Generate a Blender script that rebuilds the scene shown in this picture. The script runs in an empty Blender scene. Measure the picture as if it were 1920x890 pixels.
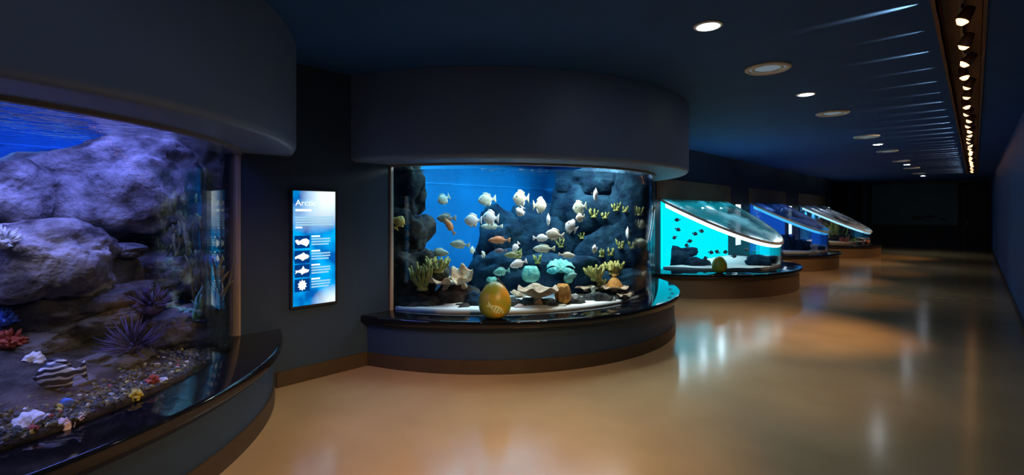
import bpy, bmesh, math, random
from mathutils import Vector, Matrix, noise
from mathutils.bvhtree import BVHTree

# ------------------------------------------------------------------ camera, world, exposure
S = bpy.context.scene
COL = S.collection
F = 920.0                       # focal length in pixels of the 1920 wide frame
HOR = 397.0                     # horizon row
TH = math.atan(868.0 / F)       # yaw of the camera away from the corridor axis (+Y)
CAMZ = 1.5
cd = bpy.data.cameras.new('camera'); cam = bpy.data.objects.new('camera', cd); COL.objects.link(cam)
cam.location = (0, 0, CAMZ); cam.rotation_euler = (math.pi / 2, 0, TH)
cd.sensor_fit = 'HORIZONTAL'; cd.sensor_width = 36.0; cd.lens = F / 1920 * 36
cd.shift_y = -(445 - HOR) / 1920; cd.clip_start = 0.05
S.camera = cam
W = bpy.data.worlds.new('world'); S.world = W; W.use_nodes = True
W.node_tree.nodes['Background'].inputs[0].default_value = (0.05, 0.12, 0.25, 1)
W.node_tree.nodes['Background'].inputs[1].default_value = 0.02
S.view_settings.view_transform = 'Standard'; S.view_settings.look = 'None'
S.view_settings.exposure = 0.0; S.view_settings.gamma = 1.0; S.view_settings.use_curve_mapping = False
S.cycles.use_denoising = True
S.cycles.max_bounces = 8; S.cycles.diffuse_bounces = 4; S.cycles.glossy_bounces = 4
S.cycles.transparent_max_bounces = 40
S.cycles.sample_clamp_indirect = 4.0
S.cycles.caustics_reflective = False; S.cycles.caustics_refractive = False

def area(name, loc, sx, sy, energy, color, rot=(0, 0, 0)):
    l = bpy.data.lights.new(name, 'AREA'); l.shape = 'RECTANGLE'; l.size = sx; l.size_y = sy
    l.energy = energy; l.color = color
    o = bpy.data.objects.new(name, l); o.location = loc; o.rotation_euler = rot; COL.objects.link(o)
    return o
def spot(name, loc, target, energy, color, size, blend=1.0, rad=0.04):
    l = bpy.data.lights.new(name, 'SPOT'); l.energy = energy; l.color = color
    l.spot_size = math.radians(size); l.spot_blend = blend; l.shadow_soft_size = rad
    o = bpy.data.objects.new(name, l); o.location = loc
    o.rotation_euler = (Vector(target) - Vector(loc)).to_track_quat('-Z', 'Y').to_euler(); COL.objects.link(o)
    return o

# the big lamps inside the tanks' hoods and along the room
area('lamp_tank_blue', (-4.05, -0.3, 2.28), 1.0, 2.6, 75, (0.20, 0.24, 1.0))
area('lamp_tank_blue_front', (-3.35, -0.4, 2.28), 0.3, 1.6, 12, (0.80, 0.72, 1.0))
area('lamp_tank_blue_back', (-5.35, -0.5, 2.30), 0.3, 3.4, 42, (0.10, 0.30, 1.0))
area('lamp_tank_reef_back', (-5.35, 4.7, 2.30), 0.3, 3.6, 40, (0.12, 0.72, 1.0))
area('lamp_tank_reef', (-4.3, 4.9, 2.28), 1.6, 3.4, 100, (0.25, 0.70, 1.0))
area('lamp_tank_reef_front', (-3.3, 4.8, 2.28), 0.3, 1.9, 80, (1.0, 0.97, 0.88))

# ------------------------------------------------------------------ helpers
R_AX = Vector((math.cos(TH), math.sin(TH), 0)); F_AX = Vector((-math.sin(TH), math.cos(TH), 0))
def at(px, py, t):
    return Vector((0, 0, CAMZ)) + F_AX * t + R_AX * ((px - 960) / F * t) + Vector((0, 0, (HOR - py) / F * t))
def ray(px):
    d = F_AX + R_AX * ((px - 960) / F); return d.x, d.y
def entry(c, r, px):            # depth where the ray of a pixel column enters the cylinder
    dx, dy = ray(px); a = dx * dx + dy * dy; b = dx * c[0] + dy * c[1]
    q = b * b - a * (c[0] ** 2 + c[1] ** 2 - r * r)
    return (b - math.sqrt(max(q, 0))) / a

def nt(m):
    m.use_nodes = True; t = m.node_tree
    for n in list(t.nodes): t.nodes.remove(n)
    o = t.nodes.new('ShaderNodeOutputMaterial'); return t, o
def mat(name, col, rough=0.6, metal=0.0, var=0.15, scale=8.0, bump=0.0, bscale=None, col2=None, spec=0.5, detail=5.0, lo=0.35, hi=0.68):
    m = bpy.data.materials.new(name); t, o = nt(m)
    p = t.nodes.new('ShaderNodeBsdfPrincipled'); t.links.new(p.outputs[0], o.inputs[0])
    p.inputs['Roughness'].default_value = rough; p.inputs['Metallic'].default_value = metal
    p.inputs['Specular IOR Level'].default_value = spec
    tc = t.nodes.new('ShaderNodeTexCoord')
    n = t.nodes.new('ShaderNodeTexNoise'); n.inputs['Scale'].default_value = scale; n.inputs['Detail'].default_value = detail
    t.links.new(tc.outputs['Object'], n.inputs['Vector'])
    r = t.nodes.new('ShaderNodeValToRGB'); t.links.new(n.outputs['Fac'], r.inputs[0])
    c2 = col2 if col2 else tuple(min(1, c * (1 + var)) for c in col)
    c1 = tuple(c * (1 - var) for c in col) if not col2 else col
    r.color_ramp.elements[0].position = lo; r.color_ramp.elements[1].position = hi
    r.color_ramp.elements[0].color = (*c1, 1); r.color_ramp.elements[1].color = (*c2, 1)
    t.links.new(r.outputs[0], p.inputs['Base Color'])
    if bump:
        b = t.nodes.new('ShaderNodeBump'); b.inputs['Strength'].default_value = bump; b.inputs['Distance'].default_value = 0.03
        n2 = t.nodes.new('ShaderNodeTexNoise'); n2.inputs['Scale'].default_value = bscale or scale * 3; n2.inputs['Detail'].default_value = 8
        t.links.new(tc.outputs['Object'], n2.inputs['Vector']); t.links.new(n2.outputs['Fac'], b.inputs['Height'])
        t.links.new(b.outputs[0], p.inputs['Normal'])
    return m
def emit(name, col, strength):
    m = bpy.data.materials.new(name); t, o = nt(m)
    e = t.nodes.new('ShaderNodeEmission'); e.inputs[0].default_value = (*col, 1); e.inputs[1].default_value = strength
    t.links.new(e.outputs[0], o.inputs[0]); return m
def clear(name, tint, gloss=1.0, rough=0.0, bump=0.0, base=0.02):
    m = bpy.data.materials.new(name); t, o = nt(m)
    tr = t.nodes.new('ShaderNodeBsdfTransparent'); tr.inputs[0].default_value = (*tint, 1)
    g = t.nodes.new('ShaderNodeBsdfGlossy'); g.inputs['Roughness'].default_value = rough
    fr = t.nodes.new('ShaderNodeLayerWeight'); fr.inputs['Blend'].default_value = 0.12
    pw = t.nodes.new('ShaderNodeMath'); pw.operation = 'MULTIPLY_ADD'; pw.inputs[1].default_value = gloss; pw.inputs[2].default_value = base
    t.links.new(fr.outputs['Fresnel'], pw.inputs[0])
    mx = t.nodes.new('ShaderNodeMixShader'); t.links.new(pw.outputs[0], mx.inputs[0])
    t.links.new(tr.outputs[0], mx.inputs[1]); t.links.new(g.outputs[0], mx.inputs[2]); t.links.new(mx.outputs[0], o.inputs[0])
    if bump:
        tc = t.nodes.new('ShaderNodeTexCoord'); n = t.nodes.new('ShaderNodeTexNoise'); n.inputs['Scale'].default_value = 7
        t.links.new(tc.outputs['Object'], n.inputs['Vector'])
        b = t.nodes.new('ShaderNodeBump'); b.inputs['Strength'].default_value = bump; b.inputs['Distance'].default_value = 0.05
        t.links.new(n.outputs['Fac'], b.inputs['Height']); t.links.new(b.outputs[0], g.inputs['Normal']); t.links.new(b.outputs[0], fr.inputs['Normal'])
    return m

def link(name, me, m=None, parent=None, loc=None, rot=None):
    o = bpy.data.objects.new(name, me); COL.objects.link(o)
    if m is not None:
        for q in (m if isinstance(m, (list, tuple)) else [m]): me.materials.append(q)
    if parent: o.parent = parent
    if loc is not None: o.location = loc
    if rot is not None: o.rotation_euler = rot
    return o
def mesh(name, vs, fs, smooth=False, recalc=True, mi=None):
    me = bpy.data.meshes.new(name); me.from_pydata([tuple(v) for v in vs], [], fs)
    if recalc:
        bm = bmesh.new(); bm.from_mesh(me); bmesh.ops.recalc_face_normals(bm, faces=bm.faces); bm.to_mesh(me); bm.free()
    if mi:
        for p, k in zip(me.polygons, mi): p.material_index = k
    if smooth:
        for p in me.polygons: p.use_smooth = True
    me.update(); return me
def tag(o, label, cat, group=None, kind=None):
    o['label'] = label
    if kind: o['kind'] = kind
    if cat: o['category'] = cat
    if group: o['group'] = group
    return o
def struct(o): o['kind'] = 'structure'; return o
def empty(name, loc=(0, 0, 0), rot=(0, 0, 0)):
    o = bpy.data.objects.new(name, None); o.location = loc; o.rotation_euler = rot; COL.objects.link(o); return o
BOXF = [(0, 1, 2, 3), (4, 7, 6, 5), (0, 4, 5, 1), (1, 5, 6, 2), (2, 6, 7, 3), (3, 7, 4, 0)]
def boxv(x0, x1, y0, y1, z0, z1):
    return [(x0, y0, z0), (x1, y0, z0), (x1, y1, z0), (x0, y1, z0), (x0, y0, z1), (x1, y0, z1), (x1, y1, z1), (x0, y1, z1)]
def boxes(name, L, m, parent=None, bevel=0.0, loc=None):
    vs, fs = [], []
    for b in L:
        k = len(vs); vs += boxv(*b); fs += [tuple(i + k for i in f) for f in BOXF]
    me = mesh(name, vs, fs)
    if bevel:
        bm = bmesh.new(); bm.from_mesh(me); bmesh.ops.bevel(bm, geom=bm.edges, offset=bevel, segments=2, affect='EDGES'); bm.to_mesh(me); bm.free()
    return link(name, me, m, parent, loc)
def sweep(name, prof, c, a0, a1, n, m, parent=None, smooth=True, zf=None):
    """closed profile of (radius, height) swept along an arc round c"""
    vs, fs = [], []; k = len(prof)
    for i in range(n + 1):
        a = a0 + (a1 - a0) * i / n
        for (r, z) in prof:
            x, y = max(c[0] + r * math.cos(a), XL + 0.001), c[1] + r * math.sin(a)
            vs.append((x, y, zf(x, z) if zf else z))
    for i in range(n):
        for j in range(k):
            a, b = i * k + j, i * k + (j + 1) % k
            fs.append((a, b, b + k, a + k))
    fs.append(tuple(range(k))); fs.append(tuple(n * k + j for j in range(k)))
    me = mesh(name, vs, fs, smooth)
    o = link(name, me, m, parent)
    if smooth:
        md = o.modifiers.new('edges', 'EDGE_SPLIT'); md.split_angle = math.radians(35)
    return o
def lathe(vs, fs, prof, n=20, M=None, cap=True):
    k0 = len(vs); k = len(prof)
    for i in range(n):
        a = 2 * math.pi * i / n
        for (r, z) in prof:
            v = Vector((r * math.cos(a), r * math.sin(a), z)); vs.append(M @ v if M else v)
    for i in range(n):
        for j in range(k - 1):
            a, b = k0 + i * k + j, k0 + ((i + 1) % n) * k + j
            fs.append((a, b, b + 1, a + 1))
    if cap:
        fs.append(tuple(k0 + i * k for i in range(n))); fs.append(tuple(k0 + i * k + k - 1 for i in range(n)))
def tube(vs, fs, pts, rad, n=6):
    """tapered tube through points with a radius each"""
    k0 = len(vs); L = len(pts)
    for i, p in enumerate(pts):
        p = Vector(p); q = Vector(pts[min(i + 1, L - 1)]) - Vector(pts[max(i - 1, 0)])
        q = q.normalized() if q.length > 1e-9 else Vector((0, 0, 1))
        u = q.orthogonal().normalized(); w = q.cross(u)
        for j in range(n):
            a = 2 * math.pi * j / n; vs.append(p + (u * math.cos(a) + w * math.sin(a)) * rad[i])
    for i in range(L - 1):
        for j in range(n):
            a, b = k0 + i * n + j, k0 + i * n + (j + 1) % n
            fs.append((a, b, b + n, a + n))
    fs.append(tuple(k0 + j for j in range(n))); fs.append(tuple(k0 + (L - 1) * n + j for j in range(n)))

# ------------------------------------------------------------------ materials
M = {}
M['floor'] = mat('polished_epoxy', (0.38, 0.260, 0.130), 0.17, var=0.10, scale=1.3, bump=0.02, bscale=3.0, spec=0.45)
M['ceil'] = mat('navy_ceiling_paint', (0.006, 0.075, 0.27), 0.75, var=0.08, scale=3)
M['wall'] = mat('dark_blue_grey_paint', (0.013, 0.037, 0.080), 0.55, var=0.06, scale=3)
M['wallr'] = mat('blue_wall_paint', (0.014, 0.085, 0.27), 0.5, var=0.2, scale=2)
M['wallend'] = mat('black_wall_paint', (0.010, 0.012, 0.018), 0.6)
M['header'] = mat('slate_paint', (0.125, 0.205, 0.37), 0.5, var=0.04, scale=2)
M['brown'] = mat('dark_brown_skirting', (0.045, 0.029, 0.014), 0.5, var=0.1)
M['brownpl'] = mat('brown_plinth_laminate', (0.13, 0.082, 0.045), 0.5, var=0.08, scale=2)
M['brownpanel'] = mat('brown_access_panel', (0.20, 0.135, 0.075), 0.6, var=0.08, scale=2)
M['ledge'] = mat('polished_black_stone', (0.006, 0.007, 0.010), 0.06, var=0.1, spec=0.6)
M['trim'] = mat('beige_trim', (0.55, 0.42, 0.30), 0.5, var=0.06)
M['rim'] = mat('grey_beige_rim', (0.20, 0.19, 0.18), 0.5, var=0.06)
M['black'] = mat('black_metal', (0.012, 0.012, 0.014), 0.4)
M['darkmetal'] = mat('dark_bronze_metal', (0.22, 0.11, 0.06), 0.45, metal=0.2)
M['white'] = mat('white_enamel', (0.75, 0.74, 0.70), 0.45, var=0.03)
M['cream'] = mat('cream_enamel', (0.85, 0.76, 0.62), 0.5, var=0.03)
M['glass'] = clear('tank_acrylic', (0.985, 0.99, 0.995), 0.55)
M['lid'] = clear('lid_acrylic', (0.93, 0.97, 0.99), 0.8, base=0.04)
t_ = M['lid'].node_tree; o_ = [q for q in t_.nodes if q.type == 'OUTPUT_MATERIAL'][0]; mx_ = o_.inputs[0].links[0].from_node
tl_ = t_.nodes.new('ShaderNodeBsdfTranslucent'); tl_.inputs[0].default_value = (0.9, 0.95, 1, 1)
df_ = t_.nodes.new('ShaderNodeBsdfDiffuse'); m1_ = t_.nodes.new('ShaderNodeMixShader'); m1_.inputs[0].default_value = 0.3
t_.links.new(tl_.outputs[0], m1_.inputs[1]); t_.links.new(df_.outputs[0], m1_.inputs[2])
tc_ = t_.nodes.new('ShaderNodeTexCoord'); mp_ = t_.nodes.new('ShaderNodeMapping'); mp_.inputs['Scale'].default_value = (1.5, 1.0, 1.5)
nz_ = t_.nodes.new('ShaderNodeTexNoise'); nz_.inputs['Scale'].default_value = 1.1; nz_.inputs['Detail'].default_value = 3
t_.links.new(tc_.outputs['Object'], mp_.inputs[0]); t_.links.new(mp_.outputs[0], nz_.inputs['Vector'])
rp_ = t_.nodes.new('ShaderNodeMapRange'); rp_.inputs[1].default_value = 0.46; rp_.inputs[2].default_value = 0.60; rp_.inputs[3].default_value = 0.03; rp_.inputs[4].default_value = 0.85
t_.links.new(nz_.outputs['Fac'], rp_.inputs[0]); m2_ = t_.nodes.new('ShaderNodeMixShader')
t_.links.new(rp_.outputs[0], m2_.inputs[0]); t_.links.new(mx_.outputs[0], m2_.inputs[1]); t_.links.new(m1_.outputs[0], m2_.inputs[2]); t_.links.new(m2_.outputs[0], o_.inputs[0])
M['waterin'] = clear('water_against_wall', (1, 1, 1), 0.0, base=0.0)
M['water'] = clear('water', (0.90, 0.96, 1.0), 1.0, base=0.0)
t_ = M['water'].node_tree; fr_ = t_.nodes.new('ShaderNodeFresnel'); fr_.inputs['IOR'].default_value = 1.33
for q in t_.nodes:
    if q.type == 'MATH': t_.links.new(fr_.outputs[0], q.inputs[0])
M['watertop'] = clear('water_surface', (0.86, 0.95, 1.0), 0.8, rough=0.08, bump=0.8, base=0.05)
M['blueback'] = mat('blue_backdrop_paint', (0.0, 0.24, 0.56), 0.7, var=0.12, scale=1.2)
M['deepback'] = mat('deep_blue_backdrop_paint', (0.015, 0.16, 0.60), 0.7, var=0.3, scale=1.6)
M['rockp'] = mat('pale_boulder', (0.07, 0.055, 0.055), 0.9, col2=(0.42, 0.36, 0.34), scale=5, detail=10, bump=1.0, bscale=22, lo=0.34, hi=0.66, spec=0.08)
M['rockg'] = mat('grey_boulder', (0.04, 0.038, 0.04), 0.9, col2=(0.17, 0.155, 0.15), scale=5, detail=10, bump=1.0, bscale=22, spec=0.08)
M['rockd'] = mat('dark_reef_rock', (0.008, 0.010, 0.012), 0.85, col2=(0.085, 0.080, 0.065), scale=7, bump=1.0, bscale=14, spec=0.08)
M['rockb'] = mat('blue_grey_reef_rock', (0.003, 0.014, 0.035), 0.85, col2=(0.012, 0.050, 0.085), scale=6, bump=1.0, bscale=12, spec=0.08)
M['sand'] = mat('white_sand', (0.85, 0.84, 0.80), 0.9, var=0.05, scale=60)
M['silt'] = mat('brown_silt', (0.035, 0.03, 0.028), 0.9, col2=(0.12, 0.10, 0.09), scale=8, bump=0.8, bscale=50, spec=0.08)
FISH = {
 'white': ((0.86, 0.84, 0.80), (0.95, 0.94, 0.92)), 'pale': ((0.50, 0.56, 0.40), (0.82, 0.84, 0.68)),
 'cream': ((0.70, 0.60, 0.42), (0.90, 0.86, 0.72)), 'olive': ((0.22, 0.22, 0.07), (0.45, 0.42, 0.18)),
 'orange': ((0.75, 0.23, 0.06), (0.92, 0.45, 0.20)), 'teal': ((0.10, 0.42, 0.36), (0.30, 0.65, 0.52)),
 'brown': ((0.28, 0.22, 0.16), (0.50, 0.44, 0.33)), 'yellow': ((0.80, 0.50, 0.06), (0.95, 0.70, 0.2)),
 'dark': ((0.006, 0.012, 0.03), (0.015, 0.03, 0.06)), 'plum': ((0.16, 0.10, 0.12), (0.3, 0.2, 0.2)), 'pink': ((0.85, 0.62, 0.62), (0.95, 0.85, 0.84)),
 'blue': ((0.05, 0.18, 0.9), (0.12, 0.35, 1.0)), 'red': ((0.5, 0.05, 0.02), (0.7, 0.12, 0.05))}
for k, (a, b) in FISH.items(): M['f_' + k] = mat('fish_' + k, a, 0.45, col2=b, scale=22)
def cm(k, a, b, sc=18, bump=0.6): M[k] = mat('coral_' + k, a, 0.75, col2=b, scale=sc, bump=bump, bscale=sc * 2)
cm('peach', (0.60, 0.36, 0.20), (0.85, 0.66, 0.42)); cm('lettuce', (0.30, 0.30, 0.06), (0.50, 0.42, 0.12))
cm('weed', (0.16, 0.20, 0.04), (0.34, 0.33, 0.09)); cm('tealc', (0.06, 0.36, 0.30), (0.25, 0.62, 0.48))
cm('sponge', (0.45, 0.16, 0.02), (0.70, 0.33, 0.05)); cm('tan', (0.34, 0.22, 0.13), (0.62, 0.45, 0.28))
cm('purple', (0.03, 0.02, 0.07), (0.09, 0.06, 0.18)); cm('shell', (0.70, 0.68, 0.66), (0.95, 0.92, 0.90)); cm('pinkshell', (0.72, 0.45, 0.42), (0.92, 0.76, 0.72))
cm('yellowc', (0.55, 0.45, 0.05), (0.75, 0.66, 0.16)); cm('redc', (0.35, 0.06, 0.04), (0.60, 0.14, 0.08)); cm('bluec', (0.04, 0.12, 0.7), (0.12, 0.3, 0.95))
cm('pebw', (0.45, 0.48, 0.42), (0.75, 0.78, 0.7)); cm('pebo', (0.10, 0.09, 0.04), (0.20, 0.18, 0.08)); cm('pebd', (0.04, 0.05, 0.05), (0.10, 0.10, 0.09)); cm('kelp', (0.06, 0.07, 0.03), (0.16, 0.13, 0.05))
cm('gold', (0.50, 0.26, 0.03), (0.62, 0.38, 0.06), 4, 0.1)
M['led_blue'] = emit('blue_tank_strip', (0.05, 0.45, 1.0), 1.2); M['led_pale'] = emit('pale_tank_strip', (0.35, 0.75, 1.0), 1.2)
M['led'] = emit('tank_light_strip', (0.80, 0.97, 1.0), 4.0)  # emission added for the bright edges of the sloping lids
M['lens'] = emit('downlight_lens', (0.86, 0.95, 1.0), 45.0)
M['bulb'] = emit('halogen_bulb', (1.0, 0.46, 0.18), 5.0)
M['dimlens'] = emit('dimmed_lamp_lens', (0.62, 0.80, 0.95), 0.22)  # faint glow added to brighten the ceiling diffusers
M['grille'] = mat('grey_grille', (0.8, 0.77, 0.70), 0.6, var=0.03)

# ------------------------------------------------------------------ room shell
XL, XR, ZC, YB, YE = -4.33, 0.46, 2.8, -3.2, 27.0
T1, T2, T3, T4, T5 = (-5.0, -0.74), (-5.0, 4.9), (-5.0, 10.4), (-5.0, 15.35), (-5.0, 20.6)
G3, G4, G5 = (-4.45, 10.4), (-4.45, 15.35), (-4.45, 20.6)
struct(boxes('floor', [(-8.6, 1.0, YB - 0.3, YE + 0.3, -0.12, 0.0)], M['floor']))
SL0, SL1, SY0, SY1 = -0.18, 0.04, YB, 22.8          # the lamp slot in the ceiling
struct(boxes('ceiling', [(-8.6, SL0, YB - 0.3, YE + 0.3, ZC, ZC + 0.1), (SL1, 1.0, YB - 0.3, YE + 0.3, ZC, ZC + 0.1),
                         (SL0, SL1, SY1, YE + 0.3, ZC, ZC + 0.1)], M['ceil']))
struct(boxes('trim_1', [(SL0 - 0.02, SL0, SY0, SY1, ZC - 0.012, ZC + 0.26), (SL1, SL1 + 0.02, SY0, SY1, ZC - 0.012, ZC + 0.26),
                        (SL0 - 0.02, SL1 + 0.02, SY0, SY1 + 0.02, ZC + 0.24, ZC + 0.27), (SL0, SL1, SY1, SY1 + 0.02, ZC - 0.012, ZC + 0.26)], M['darkmetal']))
gh = 1.70
L = [(XL - 0.14, XL, YB, T1[1] - 2.10, 0, ZC), (XL - 0.14, XL, T1[1] + 2.12, T2[1] - 2.12, 0, ZC), (XL - 0.14, XL, T2[1] + 2.12, 23.7, 0, ZC)]
L.append((-8.5, XL, 23.7, 23.84, 0, ZC))
for b_ in L: struct(boxes('wall_left', [b_], M['wall']))
struct(boxes('wall_right', [(XR, XR + 0.15, YB, YE, 0, ZC)], M['wallr']))
struct(boxes('wall_back', [(-8.6, 1.0, YE, YE + 0.15, 0, ZC)], M['wallend']))
struct(boxes('wall_front', [(-8.6, 1.0, YB - 0.15, YB, 0, ZC)], M['wall']))
for y0, y1 in ((T1[1] + 2.40, T2[1] - 2.36), (T2[1] + 2.36, T3[1] - 2.4), (T3[1] + 2.4, T4[1] - 2.2), (T4[1] + 2.2, T5[1] - 2.6), (T5[1] + 2.6, 23.7)):
    if y1 > y0: struct(boxes('baseboard_left', [(XL, XL + 0.014, y0, y1, 0, 0.135)], M['brown'], bevel=0.004))
struct(boxes('baseboard_right', [(XR - 0.014, XR, YB, YE, 0, 0.10)], M['black'], bevel=0.004))
# far end: picture panel, door, soffit line, pilasters
o = empty('wall_mural', (-1.92, YE - 0.04, 0.95))
boxes('panel', [(-1.41, 1.41, -0.02, 0.035, 0, 1.74)], mat('dim_teal_print', (0.03, 0.09, 0.12), 0.5, col2=(0.05, 0.12, 0.15), scale=1.2), o)
pf = boxes('frame', [(-1.44, -1.41, -0.03, 0.035, -0.03, 1.77), (1.41, 1.44, -0.03, 0.035, -0.03, 1.77), (-1.44, 1.44, -0.03, 0.035, 1.74, 1.77), (-1.44, 1.44, -0.03, 0.035, -0.03, 0)], M['black'], o)
tag(o, 'large dim teal picture panel hung on the dark end wall', 'mural')
for k, (x, z, w) in enumerate(((0.15, 0.30, 0.5), (0.55, 0.36, 0.34), (0.95, 0.24, 0.28))):
    vs, fs = [], []
    pts = [(-0.5, 0), (-0.3, 0.14), (0, 0.2), (0.25, 0.12), (0.38, 0.05), (0.5, 0.16), (0.5, -0.16), (0.38, -0.05), (0.25, -0.12), (0, -0.18), (-0.3, -0.12)]
    for y in (-0.026, -0.02): vs += [(x + a * w, y, z + b * w) for a, b in pts]
    n = len(pts); fs = [tuple(range(n)), tuple(range(n, 2 * n))] + [(i, (i + 1) % n, n + (i + 1) % n, n + i) for i in range(n)]
    link('fish_print', mesh('fish_print', vs, fs), M['wallend'], o)
d = struct(boxes('door_1', [(-0.30, 0.28, YE - 0.05, YE, 0, 2.45)], M['wallend'], bevel=0.004))
boxes('door_frame', [(0.28, 0.33, YE - 0.07, YE, 0, 2.55), (-0.36, -0.30, YE - 0.07, YE, 0, 2.55), (-0.36, 0.33, YE - 0.07, YE, 2.45, 2.55)], M['brown'], d)
boxes('door_handle', [(-0.25, -0.22, YE - 0.10, YE - 0.05, 0.95, 1.2)], M['rim'], d)
struct(boxes('trim_3', [(-4.3, XR, YE - 0.10, YE, 2.72, 2.80)], M['wall'], bevel=0.005))
for x in (-4.15, -3.6): struct(boxes('trim_4', [(x - 0.1, x + 0.1, YE - 0.12, YE, 0, 2.72)], M['wall'], bevel=0.01))

# ------------------------------------------------------------------ the tanks
def base_(root, c):
    b = Vector((c[0] + 1.4, c[1], 0)); root.location = b
    for ch in root.children: ch.location = -b
def arc_at(c, r, x=XL - 0.03): return math.acos((x - c[0]) / r)
def round_prof(r0, r1, z0, z1, e, segs=4, top=True, bot=True):
    p = [(r0, z0)]
    if bot:
        for i in range(segs + 1):
            a = math.pi / 2 * i / segs; p.append((r1 - e + e * math.sin(a), z0 + e - e * math.cos(a)))
    else: p.append((r1, z0))
    if top:
        for i in range(segs + 1):
            a = math.pi / 2 * i / segs; p.append((r1 - e + e * math.cos(a), z1 - e + e * math.sin(a)))
    else: p.append((r1, z1))
    p.append((r0, z1)); return p
GR, LZ, GT = 2.22, 0.50, 1.945
def tall_tank(c, label, back, zt=1.925, pw=0.009):
    root = empty('aquarium_tank', (c[0] + 0.7, c[1], 0))
    root.location = (0, 0, 0)
    def a(r): return arc_at(c, r)
    pl = sweep('plinth', [(2.1, 0.13), (2.46, 0.13), (2.46, LZ - 0.075), (2.1, LZ - 0.075)], c, -a(2.46), a(2.46), 64, M['wall'], root)
    sweep('toe_strip', [(2.1, 0.0), (2.475, 0.0), (2.475, 0.13), (2.1, 0.13)], c, -a(2.475), a(2.475), 64, M['brown'], pl)
    sweep('ledge', round_prof(1.95, 2.53, LZ - 0.075, LZ, 0.018), c, -a(2.53), a(2.53), 80, M['ledge'], root)
    gw = sweep('glass_wall', [(GR - 0.025, LZ), (GR, LZ), (GR, GT + 0.03), (GR - 0.025, GT + 0.03)], c, -a(GR), a(GR), 96, M['glass'], root)
    sweep('glass_rim', [(GR - 0.03, GT + 0.012), (GR + 0.014, GT + 0.012), (GR + 0.014, GT + 0.034), (GR - 0.03, GT + 0.034)], c, -a(GR), a(GR), 96, M['rim'], gw)
    hp = round_prof(GR - 0.04, 2.63, 1.978, ZC - 0.002, 0.05, top=False)[:-1] + [(2.59, ZC - 0.002), (2.59, 2.03), (GR - 0.04, 2.03)]
    sweep('header', hp, c, -a(2.63), a(2.63), 80, M['header'], root)
    for s in (-1, 1):
        an = s * (a(GR) - 0.012)
        sweep('edge_post', [(GR - 0.03, LZ), (GR + 0.006, LZ), (GR + 0.006, GT + 0.03), (GR - 0.03, GT + 0.03)], c, an - pw, an + pw, 2, M['trim'], gw, smooth=False)
    boxes('back_panel', [(-5.86, -5.80, c[1] - 2.3, c[1] + 2.3, 0.3, 2.42)], back, root)
    for s in (-1, 1):
        y = c[1] + s * 2.27
        boxes('side_panel', [(-5.80, XL - 0.14, y - 0.03, y + 0.03, 0.3, 2.42)], back, root)
    boxes('hood', [(-5.80, -3.15, c[1] - 1.6, c[1] + 1.6, 2.36, 2.42)], M['wall'], root)
    boxes('tank_floor', [(-5.80, -4.33, c[1] - 2.24, c[1] + 2.24, 0.36, 0.46)], M['black'], root)
    # the water: body and rippled surface
    n = 72; rr = GR - 0.03; am = math.acos((XL - 0.15 - c[0]) / rr)
    ring = [(c[0] + rr * math.cos(-am + 2 * am * i / n), c[1] + rr * math.sin(-am + 2 * am * i / n)) for i in range(n + 1)] + [(-5.79, c[1] + 2.1), (-5.79, c[1] - 2.1)]
    k = len(ring)
    me = mesh('water', [(x, y, 0.47) for x, y in ring] + [(x, y, zt) for x, y in ring],
              [tuple(range(k)), tuple(range(k, 2 * k))] + [(i, (i + 1) % k, k + (i + 1) % k, k + i) for i in range(k)],
              mi=[2, 1] + [0] * n + [2] * (k - n))
    link('water', me, [M['water'], M['watertop'], M['waterin']], root)
    base_(root, c); tag(root, label, 'aquarium')
    return root
tall_tank(T1, 'tall curved aquarium of purple boulders under blue light, black ledge and slate header', M['deepback'], 2.06, 0.003)
tall_tank(T2, 'tall curved reef aquarium full of white and orange fish beside the lit information panel', M['blueback'])

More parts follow.
